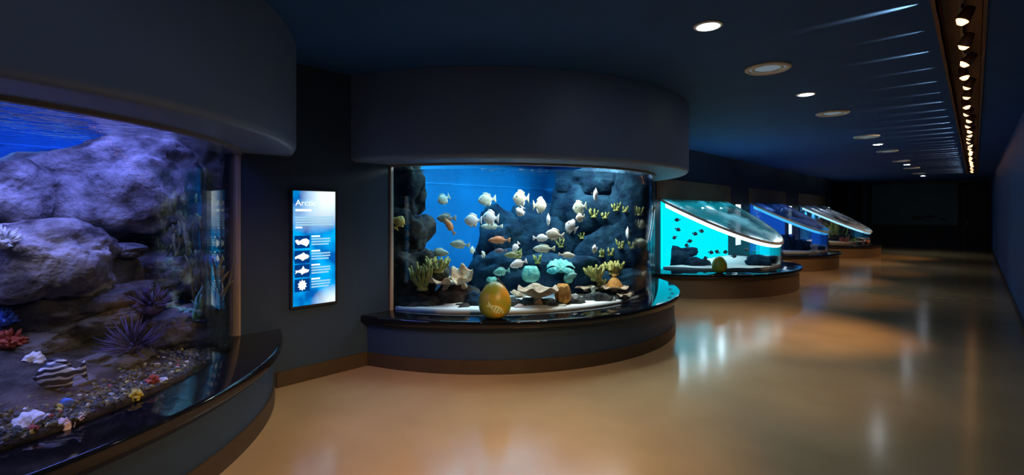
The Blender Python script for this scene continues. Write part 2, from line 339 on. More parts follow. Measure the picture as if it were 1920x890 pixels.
def slope_tank(c, g, gr, lr, label, back, strip='led', backm=None, wide=1.7):
    root = empty('aquarium_tank'); lz = 0.42; zt = 1.72; sl = 0.52
    def zl(x): return zt - sl * (x - XL)
    def a(r): return arc_at(c, r)
    sweep('plinth', [(1.9, 0.0), (lr - 0.06, 0.0), (lr - 0.06, lz - 0.07), (1.9, lz - 0.07)], c, -a(lr - 0.06), a(lr - 0.06), 64, M['brownpl'], root)
    sweep('ledge', round_prof(0.9, lr, lz - 0.07, lz, 0.018), c, -a(lr), a(lr), 80, M['ledge'], root)
    ag = math.acos((XL + 0.002 - g[0]) / gr)
    sweep('glass_wall', [(gr - 0.025, 0), (gr, 0), (gr, 1), (gr - 0.025, 1)], g, -ag, ag, 80, M['glass'], root, zf=lambda x, z: lz if z < .5 else zl(x))
    # flat sloping lid
    n = 60; pts = [(g[0] + (gr + 0.0) * math.cos(-ag + 2 * ag * i / n), g[1] + gr * math.sin(-ag + 2 * ag * i / n)) for i in range(n + 1)]
    k = len(pts)
    me = mesh('lid', [(x, y, zl(x)) for x, y in pts] + [(x, y, zl(x) + 0.022) for x, y in pts],
              [tuple(range(k)), tuple(range(k, 2 * k))] + [(i, (i + 1) % k, k + (i + 1) % k, k + i) for i in range(k)])
    lid = link('lid', me, M['lid'], root)
    sweep('lid_rim', [(gr - 0.01, -0.012), (gr + 0.012, -0.012), (gr + 0.012, 0.03), (gr - 0.01, 0.03)], g, -ag, ag, 80, M['white'], lid, zf=lambda x, z: zl(x) + z)
    if strip: sweep('light_strip', [(gr - 0.12, -0.085), (gr - 0.03, -0.085), (gr - 0.03, -0.012), (gr - 0.12, -0.012)], g, -ag + 0.05, 0.45, 60, M[strip], lid, zf=lambda x, z: zl(x) + z)  # glowing strip stands in for the bright highlight along the lid edge
    boxes('back_panel', [(XL + 0.001, XL + 0.03, g[1] - gr + 0.03, g[1] + gr - 0.03, lz + 0.001, 1.70)], backm, root)
    boxes('access_panel', [(XL, XL + 0.02, g[1] - wide, g[1] + wide, 1.74, 2.13)], M['brownpanel'], root, bevel=0.004)
    # water inside
    zw = 1.02; rr = gr - 0.03
    am = math.acos((XL + 0.035 - g[0]) / rr)
    ring = [(g[0] + rr * math.cos(-am + 2 * am * i / 48), g[1] + rr * math.sin(-am + 2 * am * i / 48)) for i in range(49)]
    k = len(ring)
    me = mesh('water', [(x, y, lz + 0.004) for x, y in ring] + [(x, y, min(zl(x) - 0.06, zt - 0.1)) for x, y in ring],
              [tuple(range(k)), tuple(range(k, 2 * k))] + [(i, (i + 1) % k, k + (i + 1) % k, k + i) for i in range(k)])
    me.polygons[0].material_index = 1; me.polygons[k + 1].material_index = 1
    link('water', me, [M['water'], M['waterin']], root)
    base_(root, c); tag(root, label, 'aquarium')
    return root
def glow_panel(name, col, e):
    m = bpy.data.materials.new(name); t, o = nt(m)
    em = t.nodes.new('ShaderNodeEmission'); em.inputs[0].default_value = (*col, 1); em.inputs[1].default_value = e
    t.links.new(em.outputs[0], o.inputs[0]); return m
slope_tank(T3, G3, 1.725, 2.60, 'sloping-lid aquarium with bright backlit cyan wall and small dark fish', None, backm=glow_panel('backlit_cyan', (0.0, 0.78, 1.0), 1.3), wide=1.9)
slope_tank(T4, G4, 1.60, 2.42, 'sloping-lid aquarium lit deep blue inside, between the cyan and the sandy one', None, backm=glow_panel('backlit_blue', (0.01, 0.12, 0.75), 0.6), strip='led_blue', wide=1.75)
slope_tank(T5, G5, 1.88, 2.74, 'sloping-lid aquarium with warm sandy floor and green weeds near the end wall', None, backm=M['blueback'], strip='led_pale', wide=2.0)
for g_, gr_, e_, c_ in ((G3, 1.725, 34, (0.75, 0.95, 1.0)), (G4, 1.6, 14, (0.2, 0.45, 1.0)), (G5, 1.88, 34, (0.9, 0.92, 1.0))):
    for k in (-0.6, 0, 0.6):
        spot('tank_lamp', (XL + 0.12, g_[1] + k * gr_, 1.60), (XL + 0.75, g_[1] + k * gr_ * 0.9, 0.5), e_, c_, 150, 0.6, 0.03)

# ------------------------------------------------------------------ lamps and diffusers of the ceiling
def ring_mesh(prof, n=40):
    vs, fs = [], []; k = len(prof)
    for i in range(n):
        a = 2 * math.pi * i / n
        vs += [(r * math.cos(a), r * math.sin(a), z) for r, z in prof]
    for i in range(n):
        for j in range(k):
            a, b = i * k + j, ((i + 1) % n) * k + j; c2 = i * k + (j + 1) % k; d2 = ((i + 1) % n) * k + (j + 1) % k
            fs.append((a, c2, d2, b))
    return mesh('ring', vs, fs, True)
dl_ring = ring_mesh([(0.075, -0.012), (0.095, -0.008), (0.10, 0.0), (0.075, 0.0)]); dl_ring.materials.append(M['white'])
vs, fs = [], []; lathe(vs, fs, [(0.002, -0.014), (0.05, -0.013), (0.076, -0.004), (0.076, 0.0)], 32); dl_lens = mesh('lens', vs, fs, True); dl_lens.materials.append(M['lens'])
LAMPY = [(0.66, 'overhead'), (3.43, 'x'), (6.16, 'x'), (11.67, 'x'), (17.2, 'x'), (22.9, 'x')]
LLAB = {3.43: 'bright round ceiling downlight opposite the reef tank, before the first wide dim lamp', 6.16: 'bright round ceiling downlight between the first and second wide dim lamps',
        11.67: 'bright round ceiling downlight between the third and fourth wide dim lamps', 17.2: 'bright round ceiling downlight after the fifth wide dim lamp',
        22.9: 'faint round ceiling downlight beside the last wide dim lamp near the end wall', 0.66: 'round ceiling downlight over the blue boulder tank'}
for y, _ in LAMPY:
    o = empty('ceiling_downlight', (-1.355, y, ZC)); link('trim_ring', dl_ring, None, o); link('lens', dl_lens, None, o)
    tag(o, LLAB[y], 'ceiling light', 'round downlights in the ceiling')
    spot('downlight_beam', (-1.355, y, ZC - 0.03), (-1.355, y, 0), 40, (0.85, 0.94, 1.0), 110, 1.0, 0.07)
df_ring = ring_mesh([(0.150, -0.018), (0.172, -0.024), (0.190, -0.012), (0.192, 0.0), (0.150, 0.0)]); df_ring.materials.append(M['cream'])
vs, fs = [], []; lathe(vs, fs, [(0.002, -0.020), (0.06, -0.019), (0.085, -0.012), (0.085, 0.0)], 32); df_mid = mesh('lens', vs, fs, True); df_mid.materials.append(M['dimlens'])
df_in = ring_mesh([(0.105, -0.010), (0.130, -0.016), (0.133, -0.012), (0.110, 0.0)]); df_in.materials.append(M['grille'])
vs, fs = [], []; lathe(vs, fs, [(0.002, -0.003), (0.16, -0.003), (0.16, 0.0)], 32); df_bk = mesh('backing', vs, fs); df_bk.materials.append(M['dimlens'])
ORD = ['first', 'second', 'third', 'fourth', 'fifth', 'sixth', 'seventh']
for k in range(7):  # round diffusers, their middle and backing made to glow a little so they read brighter
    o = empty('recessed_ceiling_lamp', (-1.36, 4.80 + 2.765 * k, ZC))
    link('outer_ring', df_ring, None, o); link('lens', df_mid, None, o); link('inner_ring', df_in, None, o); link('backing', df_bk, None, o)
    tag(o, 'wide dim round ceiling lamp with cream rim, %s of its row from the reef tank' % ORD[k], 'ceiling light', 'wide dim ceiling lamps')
# track with halogen spotlights
o = boxes('light_track', [(-0.085, -0.055, SY0 + 0.05, SY1 - 0.05, ZC + 0.14, ZC + 0.17)], M['rim'], bevel=0.004)
tag(o, 'long lamp track running inside the ceiling slot', 'track')
vs, fs = [], []
lathe(vs, fs, [(0.012, 0.10), (0.030, 0.095), (0.036, 0.06), (0.044, 0.0), (0.040, -0.004), (0.036, 0.01)], 16); hd = mesh('housing', vs, fs, True); hd.materials.append(M['darkmetal'])
vs, fs = [], []
lathe(vs, fs, [(0.002, -0.034), (0.020, -0.028), (0.036, -0.004), (0.036, 0.012)], 16); bl = mesh('bulb', vs, fs, True); bl.materials.append(M['bulb'])
vs, fs = [], []
tube(vs, fs, [(0, 0, 0.09), (0, 0, 0.13), (0, 0, 0.17)], [0.008, 0.008, 0.012], 8); stm = mesh('stem', vs, fs); stm.materials.append(M['black'])
random.seed(4)
ys = []; y = -1.6
while y < 22.4: ys.append(y); y += 0.62 if y < 12 else 0.5
for i, y in enumerate(ys):
    if y < 3.6: continue
    tilt = random.uniform(0.25, 0.75) * random.choice((1, 1, -0.6))
    o = empty('track_spotlight', (-0.07 + random.uniform(-0.012, 0.012), y, ZC + 0.01 + random.uniform(-0.02, 0.02)), (random.uniform(-0.3, 0.3), 0, 0))
    h = link('housing', hd, None, o); h.rotation_euler = (0, tilt, 0); b = link('bulb', bl, None, h)
    link('stem', stm, None, o)
    tag(o, 'glowing orange halogen spotlight on the track in the ceiling slot', 'spotlight', 'halogen spotlights along the ceiling slot')
    # light that grazes the ceiling across the corridor
    e = random.choice((1.0, 0.5, 0.7, 0.3)) if i % 2 else random.choice((0.8, 0.3))
    if abs(y - 4.0) < 0.5: e = 2.2
    spot('spotlight_spill', (-0.20, y, ZC - 0.028), (-1.2, y + 0.02, ZC + (0.14 if y < 7.2 else 0.11)), 40 * e, (1.0, 0.80, 0.55), 18 if y < 7.2 else 30, 1.0, 0.012)
# the heads that are turned to the panels on the wall and the floor before them
for y, e, tx in ((-1.0, 120, -2.6), (1.7, 360, -2.9), (2.6, 220, -2.5), (4.9, 60, -1.4), (7.1, 430, -1.9), (12.8, 320, -3.4), (17.7, 280, -3.4), (10.2, 110, -2.2), (15.3, 100, -2.4), (20.4, 200, -2.6)):
    spot('spotlight_beam', (-0.10, y, ZC - 0.05), (tx, y, 0.0), e, (1.0, 0.57, 0.24), 62, 1.0, 0.05)

# ------------------------------------------------------------------ information panels on the wall
def screen_mat():
    m = bpy.data.materials.new('lightbox_print'); t, o = nt(m)
    e = t.nodes.new('ShaderNodeEmission'); t.links.new(e.outputs[0], o.inputs[0])
    tc = t.nodes.new('ShaderNodeTexCoord'); sp = t.nodes.new('ShaderNodeSeparateXYZ'); t.links.new(tc.outputs['Object'], sp.inputs[0])
    def blob(cy, cz, ry, rz):
        vm = t.nodes.new('ShaderNodeVectorMath'); vm.operation = 'SUBTRACT'; t.links.new(tc.outputs['Object'], vm.inputs[0]); vm.inputs[1].default_value = (0, cy, cz)
        v2 = t.nodes.new('ShaderNodeVectorMath'); v2.operation = 'MULTIPLY'; t.links.new(vm.outputs[0], v2.inputs[0]); v2.inputs[1].default_value = (0, 1 / ry, 1 / rz)
        ln = t.nodes.new('ShaderNodeVectorMath'); ln.operation = 'LENGTH'; t.links.new(v2.outputs[0], ln.inputs[0])
        mr = t.nodes.new('ShaderNodeMapRange'); mr.inputs[1].default_value = 1.0; mr.inputs[2].default_value = 0.25; t.links.new(ln.outputs['Value'], mr.inputs[0]); return mr
    a = blob(0.12, 0.46, 0.26, 0.30); b = blob(0.20, -0.50, 0.24, 0.16); c = blob(0.0, 0.28, 0.3, 0.16)
    ns = t.nodes.new('ShaderNodeTexNoise'); ns.inputs['Scale'].default_value = 6; t.links.new(tc.outputs['Object'], ns.inputs['Vector'])
    rp = t.nodes.new('ShaderNodeValToRGB'); t.links.new(ns.outputs['Fac'], rp.inputs[0])
    rp.color_ramp.elements[0].color = (0.0, 0.10, 0.42, 1); rp.color_ramp.elements[1].color = (0.0, 0.42, 0.95, 1)
    rp.color_ramp.elements[0].position = 0.35; rp.color_ramp.elements[1].position = 0.65
    last = rp.outputs[0]
    for q, w in ((c, 0.35), (a, 1.0), (b, 0.9)):
        mx = t.nodes.new('ShaderNodeMixRGB'); sc = t.nodes.new('ShaderNodeMath'); sc.operation = 'MULTIPLY'; sc.inputs[1].default_value = w
        t.links.new(q.outputs[0], sc.inputs[0]); t.links.new(sc.outputs[0], mx.inputs[0]); t.links.new(last, mx.inputs[1]); mx.inputs[2].default_value = (0.85, 1.0, 1.0, 1); last = mx.outputs[0]
    t.links.new(last, e.inputs[0]); e.inputs[1].default_value = 1.15
    return m
M['screen'] = screen_mat(); M['ptext'] = emit('lit_white_print', (0.85, 0.97, 1.0), 1.25); M['ptext2'] = emit('lit_pale_blue_print', (0.42, 0.78, 1.0), 0.9)
M['psq'] = emit('lit_dark_blue_print', (0.0, 0.06, 0.30), 0.7); M['farscreen'] = emit('far_lightbox', (0.75, 0.88, 1.0), 1.6)
def flat(name, pts, m, parent, x=0.026, th=0.002):
    n = len(pts); vs = [(x, a, b) for a, b in pts] + [(x + th, a, b) for a, b in pts]
    return link(name, mesh(name, vs, [tuple(range(n)), tuple(range(n, 2 * n))] + [(i, (i + 1) % n, n + (i + 1) % n, n + i) for i in range(n)]), m, parent)
def rect(y0, y1, z0, z1): return [(y0, z0), (y1, z0), (y1, z1), (y0, z1)]
def info_panel(y, label, full):
    o = empty('information_panel', (XL, y, 1.18)); hw, hh = 0.195, 0.505
    boxes('frame', [(0, 0.03, -hw - 0.02, -hw, -hh - 0.02, hh + 0.02), (0, 0.03, hw, hw + 0.02, -hh - 0.02, hh + 0.02), (0, 0.03, -hw, hw, hh, hh + 0.02), (0, 0.03, -hw, hw, -hh - 0.02, -hh)], M['black'], o)
    scr = boxes('screen', [(0, 0.024, -hw, hw, -hh, hh)], M['screen'] if full else M['farscreen'], o)
    tag(o, label, 'information panel', 'lit information panels on the wall')
    if not full: return
    o = scr
    cu = bpy.data.curves.new('heading', 'FONT'); cu.body = 'Arctic'; cu.size = 0.075; cu.extrude = 0.001
    tmp = bpy.data.objects.new('heading_tmp', cu); COL.objects.link(tmp)
    bpy.context.view_layer.update()
    me = bpy.data.meshes.new_from_object(tmp.evaluated_get(bpy.context.evaluated_depsgraph_get())); bpy.data.objects.remove(tmp)
    link('heading', me, M['ptext'], o, (0.027, -0.172, 0.375), (math.pi / 2, 0, math.pi / 2))
    flat('text_line', rect(-0.172, -0.03, 0.325, 0.345), M['ptext'], o)
    for k, (z, w) in enumerate(((0.265, 0.35), (0.243, 0.35), (0.221, 0.33), (0.199, 0.35), (0.177, 0.06))):
        flat('text_line', rect(-0.172, -0.172 + w, z, z + 0.013), M['ptext2'] if k < 4 else M['ptext'], o)
    fishp = [(-0.5, 0.02), (-0.3, 0.10), (-0.05, 0.17), (0.1, 0.26), (0.2, 0.16), (0.42, 0.10), (0.5, 0.0), (0.4, -0.1), (0.15, -0.17), (0.02, -0.24), (-0.1, -0.15), (-0.32, -0.07), (-0.5, -0.12)]
    seal = [(-0.5, 0.1), (-0.35, 0.16), (-0.2, 0.06), (0.05, 0.18), (0.3, 0.2), (0.5, 0.08), (0.48, -0.1), (0.3, -0.28), (0.15, -0.2), (-0.1, -0.12), (-0.3, -0.16), (-0.45, -0.02)]
    shark = [(-0.5, 0.06), (-0.3, 0.05), (-0.05, 0.12), (0.08, 0.3), (0.16, 0.13), (0.5, 0.04), (0.42, -0.08), (0.1, -0.14), (-0.02, -0.22), (-0.12, -0.1), (-0.34, -0.06), (-0.5, -0.16), (-0.44, -0.02)]
    star = [(0.33 * math.cos(2 * math.pi * i / 20) * (1 if i % 2 else 0.72), 0.33 * math.sin(2 * math.pi * i / 20) * (1 if i % 2 else 0.72)) for i in range(20)]
    for k, (z, p) in enumerate(((0.055, seal), (-0.075, fishp), (-0.20, shark), (-0.325, star))):
        flat('picture_square', rect(-0.178, -0.045, z - 0.055, z + 0.055), M['psq'], o, 0.0245, 0.001)
        flat('animal_picture', [(-0.112 + a * 0.125, z + b * 0.15) for a, b in p], M['ptext'], o)
        flat('text_line', rect(-0.03, 0.05, z + 0.040, z + 0.054), M['ptext'], o)
        for q, w in enumerate((0.175, 0.175, 0.16)):
            flat('text_line', rect(-0.03, -0.03 + w, z + 0.016 - q * 0.024, z + 0.029 - q * 0.024), M['ptext2'], o)
info_panel(1.985, 'tall lit blue information panel with white animal pictures on the wall between the tall tanks', True)
info_panel(12.80, 'lit white information panel on the wall behind the cyan tank', False)
info_panel(17.55, 'lit white information panel on the wall behind the deep blue tank', False)
info_panel(23.20, 'lit white information panel on the wall behind the sandy tank', False)

# ------------------------------------------------------------------ decorated eggs on the ledges
def egg(loc, w, h, yaw, label, fishprint):
    o = empty('decorative_egg', loc, (0, 0, yaw)); vs, fs = [], []
    prof = []
    for i in range(25):
        t = i / 24; a = math.pi * (0.10 + 0.90 * t); s = math.sin(a)
        r = w / 2 * s * (1 + 0.17 * math.cos(a)); z = h * (0.5 - 0.5 * math.cos(a)); prof.append((max(r, 0.0015), z))
    z0 = prof[0][1]; prof = [(r, (z - z0) * h / (h - z0)) for r, z in prof]
    lathe(vs, fs, prof, 40); sh = link('shell', mesh('shell', vs, fs, True), M['egg'], o)
    if fishprint:
        def rad(z):
            for (r0, z0), (r1, z1) in zip(prof, prof[1:]):
                if z0 <= z <= z1: return r0 + (r1 - r0) * (z - z0) / max(z1 - z0, 1e-6)
            return prof[0][0]
        def patch(name, pts, m, lift):
            # outline around a centre, laid onto the curved shell
            v2 = []; cx = sum(p[0] for p in pts) / len(pts); cz = sum(p[1] for p in pts) / len(pts); rings = 5; n = len(pts)
            v2.append((cx, cz))
            for q in range(1, rings + 1): v2 += [(cx + (a - cx) * q / rings, cz + (b - cz) * q / rings) for a, b in pts]
            out = []
            for a, b in v2:
                r = rad(b) + lift; an = -math.pi / 2 + a / rad(0.12); out.append((r * math.cos(an), r * math.sin(an), b))
            f2 = [(0, 1 + i, 1 + (i + 1) % n) for i in range(n)]
            for q in range(1, rings):
                f2 += [(1 + (q - 1) * n + i, 1 + q * n + i, 1 + q * n + (i + 1) % n, 1 + (q - 1) * n + (i + 1) % n) for i in range(n)]
            link(name, mesh(name, out, f2, False), m, sh)
        ca, sa = math.cos(-0.45), math.sin(-0.45)
        def tr(L, s=0.11): return [(0.035 + s * (a * ca - b * sa), 0.115 + s * (a * sa + b * ca)) for a, b in L]
        patch('fish_print', tr([(-0.95, 0.3), (-0.78, 0.02), (-0.92, -0.22), (-0.6, -0.06), (-0.3, -0.25), (0.1, -0.33), (0.45, -0.26), (0.85, -0.04), (0.55, 0.2), (0.1, 0.3), (-0.3, 0.22), (-0.62, 0.05)]), M['pale_print'], 0.0015)
        for q in (-0.25, 0.0, 0.25, 0.5):
            patch('stripe', tr([(q - 0.035, -0.2), (q + 0.035, -0.2), (q + 0.06, 0.16), (q - 0.01, 0.16)]), M['dark_print'], 0.003)
    tag(o, label, 'egg', 'painted eggs on the tank ledges')
M['pale_print'] = mat('pale_green_print', (0.62, 0.72, 0.36), 0.5, var=0.1); M['dark_print'] = mat('dark_green_print', (0.16, 0.22, 0.08), 0.5)
m = mat('egg_glaze', (0.30, 0.34, 0.03), 0.35, col2=(0.72, 0.33, 0.01), scale=4.5, detail=2, lo=0.40, hi=0.62); M['egg'] = m
t_ = m.node_tree; tcn = t_.nodes.new('ShaderNodeTexCoord'); sx = t_.nodes.new('ShaderNodeSeparateXYZ'); t_.links.new(tcn.outputs['Object'], sx.inputs[0])
mr_ = t_.nodes.new('ShaderNodeMapRange'); mr_.inputs[1].default_value = 0.05; mr_.inputs[2].default_value = 0.30; mr_.inputs[3].default_value = -0.16; mr_.inputs[4].default_value = 0.10; t_.links.new(sx.outputs['Z'], mr_.inputs[0])
ad_ = t_.nodes.new('ShaderNodeMath'); nz_ = [q for q in t_.nodes if q.type == 'TEX_NOISE'][0]; rr_ = [q for q in t_.nodes if q.type == 'VALTORGB'][0]
t_.links.new(nz_.outputs['Fac'], ad_.inputs[0]); t_.links.new(mr_.outputs[0], ad_.inputs[1]); t_.links.new(ad_.outputs[0], rr_.inputs[0])
t0 = math.atan2(at(928, 600, 4.55).y - T2[1], at(928, 600, 4.55).x - T2[0])
egg((T2[0] + 2.38 * math.cos(t0), T2[1] + 2.38 * math.sin(t0), LZ), 0.305, 0.345, TH - 0.1, 'large golden egg with a pale striped fish painted on, on the reef tank ledge', True)
p = at(1349, 512, 8.64); egg((p.x, p.y, 0.42), 0.25, 0.30, TH, 'dark brownish egg standing on the ledge before the cyan tank', False)

# ------------------------------------------------------------------ what lives in the tanks
ROT = (0, 0, TH)
def rock_mesh(name, w, d, h, seed, rough=0.22, sub=3, block=0.75, fine=0.05):
    bm = bmesh.new(); bmesh.ops.create_icosphere(bm, subdivisions=sub, radius=1.0)
    off = Vector((seed * 3.71, seed * 1.37, seed * 2.13))
    for v in bm.verts:
        u = v.co.normalized()
        q = Vector([math.copysign(abs(c) ** block, c) for c in u]); q *= 1.0 / max(q.length ** 0.55, 0.6)
        k = 1 + rough * noise.noise(u * 1.3 + off) * 1.6 + rough * 0.6 * noise.noise(u * 3.1 + off) + fine * noise.noise(u * 8 + off)
        q *= k; v.co = Vector((q.x * w / 2, q.y * d / 2, q.z * h / 2))
    me = bpy.data.meshes.new(name); bm.to_mesh(me); bm.free()
    for p in me.polygons: p.use_smooth = True
    return me
def put_rock(tank, gr, px, py, w, h, dep, th, rot, m, seed, label, group=None, rough=0.22, name='rock', cat='rock', sub=3, block=0.75, fine=0.05):
    t = entry(tank, gr, px) + dep + th / 2; s = t / F
    me = rock_mesh(name, w * s * 0.93, th, h * s * 0.93, seed, rough, sub, block, fine)
    X = Matrix.Translation(at(px, py, t)) @ Matrix.Rotation(TH, 4, 'Z') @ Matrix.Rotation(math.radians(rot), 4, 'Y'); Xi = X.inverted()
    sloped = tank in (G3, G4, G5); yl = gr - 0.06 if sloped else 2.08
    for v in me.vertices:       # kept inside the tank walls
        p = X @ v.co; dx, dy = p.x - tank[0], p.y - tank[1]; r = math.hypot(dx, dy)
        if r > gr - 0.03 and p.x > XL - 0.3: p.x = tank[0] + dx * (gr - 0.03) / r; p.y = tank[1] + dy * (gr - 0.03) / r
        p.x = max(p.x, XL + 0.02 if sloped else -5.77)
        if p.x < XL + 0.05: p.y = min(max(p.y, tank[1] - yl), tank[1] + yl)
        p.z = max(p.z, 0.43 if sloped else 0.475)
        if sloped: p.z = min(p.z, 1.72 - 0.52 * (p.x - XL) - 0.12)
        v.co = Xi @ p
    o = link(name, me, M[m], None, at(px, py, t), (0, math.radians(rot), TH))
    return tag(o, label, cat, group)
def fish_mesh(L, H, fat=0.36, mat2=None, fork=0.5):
    st = [(0, .03), (.05, .30), (.14, .66), (.28, .95), (.42, 1.0), (.56, .86), (.68, .56), (.77, .27), (.82, .20), (.87, .32), (.93, .58), (1.0, .78)]
    vs, fs, mi = [], [], []; n = 10; k = len(st)
    for i, (s, h) in enumerate(st):
        x = L * (0.5 - s); hh = H / 2 * h; w = hh * fat if s < .8 else H * 0.02
        if s < .05: w = hh
        for j in range(n):
            a = 2 * math.pi * j / n; dz = hh * math.sin(a)
            xx = x + (L * 0.06 * fork * (1 - abs(math.sin(a))) if i == k - 1 else 0)
            vs.append((xx, w * math.cos(a), dz))
    for i in range(k - 1):
        for j in range(n):
            a, b = i * n + j, i * n + (j + 1) % n; fs.append((a, b, b + n, a + n)); mi.append(0)
    fs.append(tuple(range(n))); mi.append(0); fs.append(tuple((k - 1) * n + j for j in range(n))); mi.append(0)
    def fin(pts, th):
        k0 = len(vs); m_ = len(pts)
        for s in (-1, 1): vs.extend([(L * (0.5 - a), s * th, H / 2 * b) for a, b in pts])
        fs.append(tuple(k0 + i for i in range(m_))); fs.append(tuple(k0 + m_ + i for i in range(m_))); mi.extend([0, 0])
        for i in range(m_): fs.append((k0 + i, k0 + (i + 1) % m_, k0 + m_ + (i + 1) % m_, k0 + m_ + i)); mi.append(0)
    fin([(.26, .88), (.34, 1.22), (.50, 1.20), (.70, .86), (.74, .42), (.55, .80)], H * 0.012)
    fin([(.50, -.80), (.56, -1.16), (.68, -.98), (.74, -.42), (.62, -.62)], H * 0.012)
    fin([(.34, -.85), (.40, -1.22), (.47, -.9)], H * 0.012)
    return mesh('fish', vs, fs, True, mi=mi)
eye_me = None
def put_fish(tank, gr, px, py, lpx, hpx, dep, face, pitch, yaw, kind, label, group=None, fat=0.36):
    global eye_me
    t = entry(tank, gr, px) + dep; s = t / F
    Lm, Hm = lpx * s, hpx * s * 0.86
    base = TH + (math.pi if face < 0 else 0) + math.radians(yaw)
    o = link('fish', fish_mesh(Lm, Hm, fat), M['f_' + kind], None, at(px, py, t), (0, math.radians(-pitch), base))
    tag(o, label, 'fish', group)
    if min(lpx, hpx) >= 9:
        bm = bmesh.new(); bmesh.ops.create_icosphere(bm, subdivisions=1, radius=Hm * 0.06); me = bpy.data.meshes.new('eye'); bm.to_mesh(me); bm.free(); me.materials.append(M['black'])
        for sg in (-1, 1):
            e = link('eye', me, None, o); e.location = (Lm * 0.37, sg * Hm * 0.26 * fat / 0.36, Hm * 0.10)
    return o
def spiky(name, label, cat, p, r, n, length, m, seed, up=0.0, thick=0.05, flat_=0.7, group=None):
    random.seed(seed); vs, fs = [], []
    bm = bmesh.new(); bmesh.ops.create_icosphere(bm, subdivisions=2, radius=r)
    for v in bm.verts: vs.append(Vector((v.co.x, v.co.y, v.co.z * flat_)))
    for f in bm.faces: fs.append(tuple(v.index for v in f.verts))
    bm.free()
    for i in range(n):
        z = random.uniform(-0.2 + up, 1); a = random.uniform(0, 2 * math.pi); q = math.sqrt(max(0, 1 - z * z))
        d = Vector((q * math.cos(a), q * math.sin(a), z)); d2 = (d + Vector((random.uniform(-.15, .15), random.uniform(-.15, .15), random.uniform(-.1, .25)))).normalized()
        l = length * random.uniform(0.7, 1.1)
        tube(vs, fs, [d * r * 0.7, d * r + d2 * l * 0.5, d * r + d2 * l + Vector((0, 0, l * 0.06))], [thick * r * 2, thick * r * 1.6, thick * r * 0.4], 5)
    return tag(link(name, mesh(name, vs, fs, True), M[m], None, p), label, cat, group)
def fingers(name, label, p, n, h, r, spread, m, seed, cat='coral', group=None, branch=True):
    random.seed(seed); vs, fs = [], []
    lathe(vs, fs, [(r * 2.6, -r), (r * 2.8, 0), (r * 1.6, r * 1.2), (r * 0.5, r * 1.6)], 8)
    for i in range(n):
        a = 2 * math.pi * (i + random.uniform(-.3, .3)) / n; lean = spread * random.uniform(0.4, 1.0); hh = h * random.uniform(0.7, 1.0)
        b0 = Vector((math.cos(a) * r, math.sin(a) * r, 0)); tip = Vector((math.cos(a) * lean, math.sin(a) * lean, hh))
        mid = b0 * 0.4 + tip * 0.55 + Vector((math.cos(a) * lean * 0.15, math.sin(a) * lean * 0.15, -hh * 0.05))
        tube(vs, fs, [b0, mid, tip], [r, r * 0.8, r * 0.45], 6)
        if branch:
            q = mid + Vector((random.uniform(-1, 1), random.uniform(-1, 1), 1.6)).normalized() * hh * 0.38
            tube(vs, fs, [mid, q * 0.6 + mid * 0.4, q], [r * 0.7, r * 0.6, r * 0.35], 6)
    return tag(link(name, mesh(name, vs, fs, True), M[m], None, p), label, cat, group)
def blades(name, label, p, n, h, w, spread, m, seed, cat='seaweed', group=None):
    random.seed(seed); vs, fs = [], []
    for i in range(n):
        a = random.uniform(0, 6.28); b = Vector((math.cos(a), math.sin(a), 0)) * spread * random.uniform(0, 1)
        lean = Vector((random.uniform(-1, 1), random.uniform(-1, 1), 0)) * h * 0.22; hh = h * random.uniform(.55, 1); ph = random.uniform(0, 6)
        k0 = len(vs); d = Vector((math.cos(a + 1.3), math.sin(a + 1.3), 0)); nn = Vector((-d.y, d.x, 0))
        for j in range(7):
            s = j / 6; c = b + lean * s * s + Vector((0, 0, hh * s)) + nn * math.sin(ph + s * 5) * w * 0.7
            ww = w * (0.35 + 1.0 * math.sin(math.pi * (0.15 + 0.8 * s))) / 2
            vs.extend([c - d * ww - nn * .002, c + d * ww - nn * .002, c + d * ww + nn * .002, c - d * ww + nn * .002])
        for j in range(6):
            q = k0 + j * 4
            for e in range(4): fs.append((q + e, q + (e + 1) % 4, q + 4 + (e + 1) % 4, q + 4 + e))
        fs.append((k0, k0 + 1, k0 + 2, k0 + 3)); q = k0 + 24; fs.append((q, q + 1, q + 2, q + 3))
    return tag(link(name, mesh(name, vs, fs, True), M[m], None, p), label, cat, group)
def plate(name, label, p, r, h, m, seed, waves=6, cup=0.5, cat='coral', amp=0.22, rot=(0, 0, 0), group=None):
    """ruffled plate or cup coral on a short stalk"""
    vs, fs = [], []; n = 40; R_ = 7; off = Vector((seed * 1.7, seed * 0.9, 0))
    for side in (0, 1):
        for i in range(R_ + 1):
            s = i / R_
            for j in range(n):
                a = 2 * math.pi * j / n
                rr = r * (0.10 + 0.90 * s) * (1 + 0.18 * s * noise.noise(Vector((math.cos(a) * 1.5, math.sin(a) * 1.5, 0)) + off))
                z = h * (cup * s ** 1.6) + amp * h * s * s * math.sin(a * waves + seed + noise.noise(Vector((math.cos(a), math.sin(a), 2)) + off) * 3) + side * 0.018 * (1.4 - s)
                vs.append((rr * math.cos(a), rr * math.sin(a), z))
    o_ = (R_ + 1) * n
    for side in (0, 1):
        b = side * o_
        for i in range(R_):
            for j in range(n):
                q = b + i * n + j; q2 = b + i * n + (j + 1) % n; fs.append((q, q2, q2 + n, q + n))
    for j in range(n):
        q, q2 = R_ * n + j, R_ * n + (j + 1) % n; fs.append((q, q2, q2 + o_, q + o_))
        fs.append((j, (j + 1) % n, o_ + (j + 1) % n, o_ + j))
    lathe(vs, fs, [(r * 0.28, -h * 0.55), (r * 0.20, -h * 0.25), (r * 0.16, 0.01), (r * 0.1, 0.03)], 12)
    return tag(link(name, mesh(name, vs, fs, True), M[m], None, p, rot), label, cat, group)
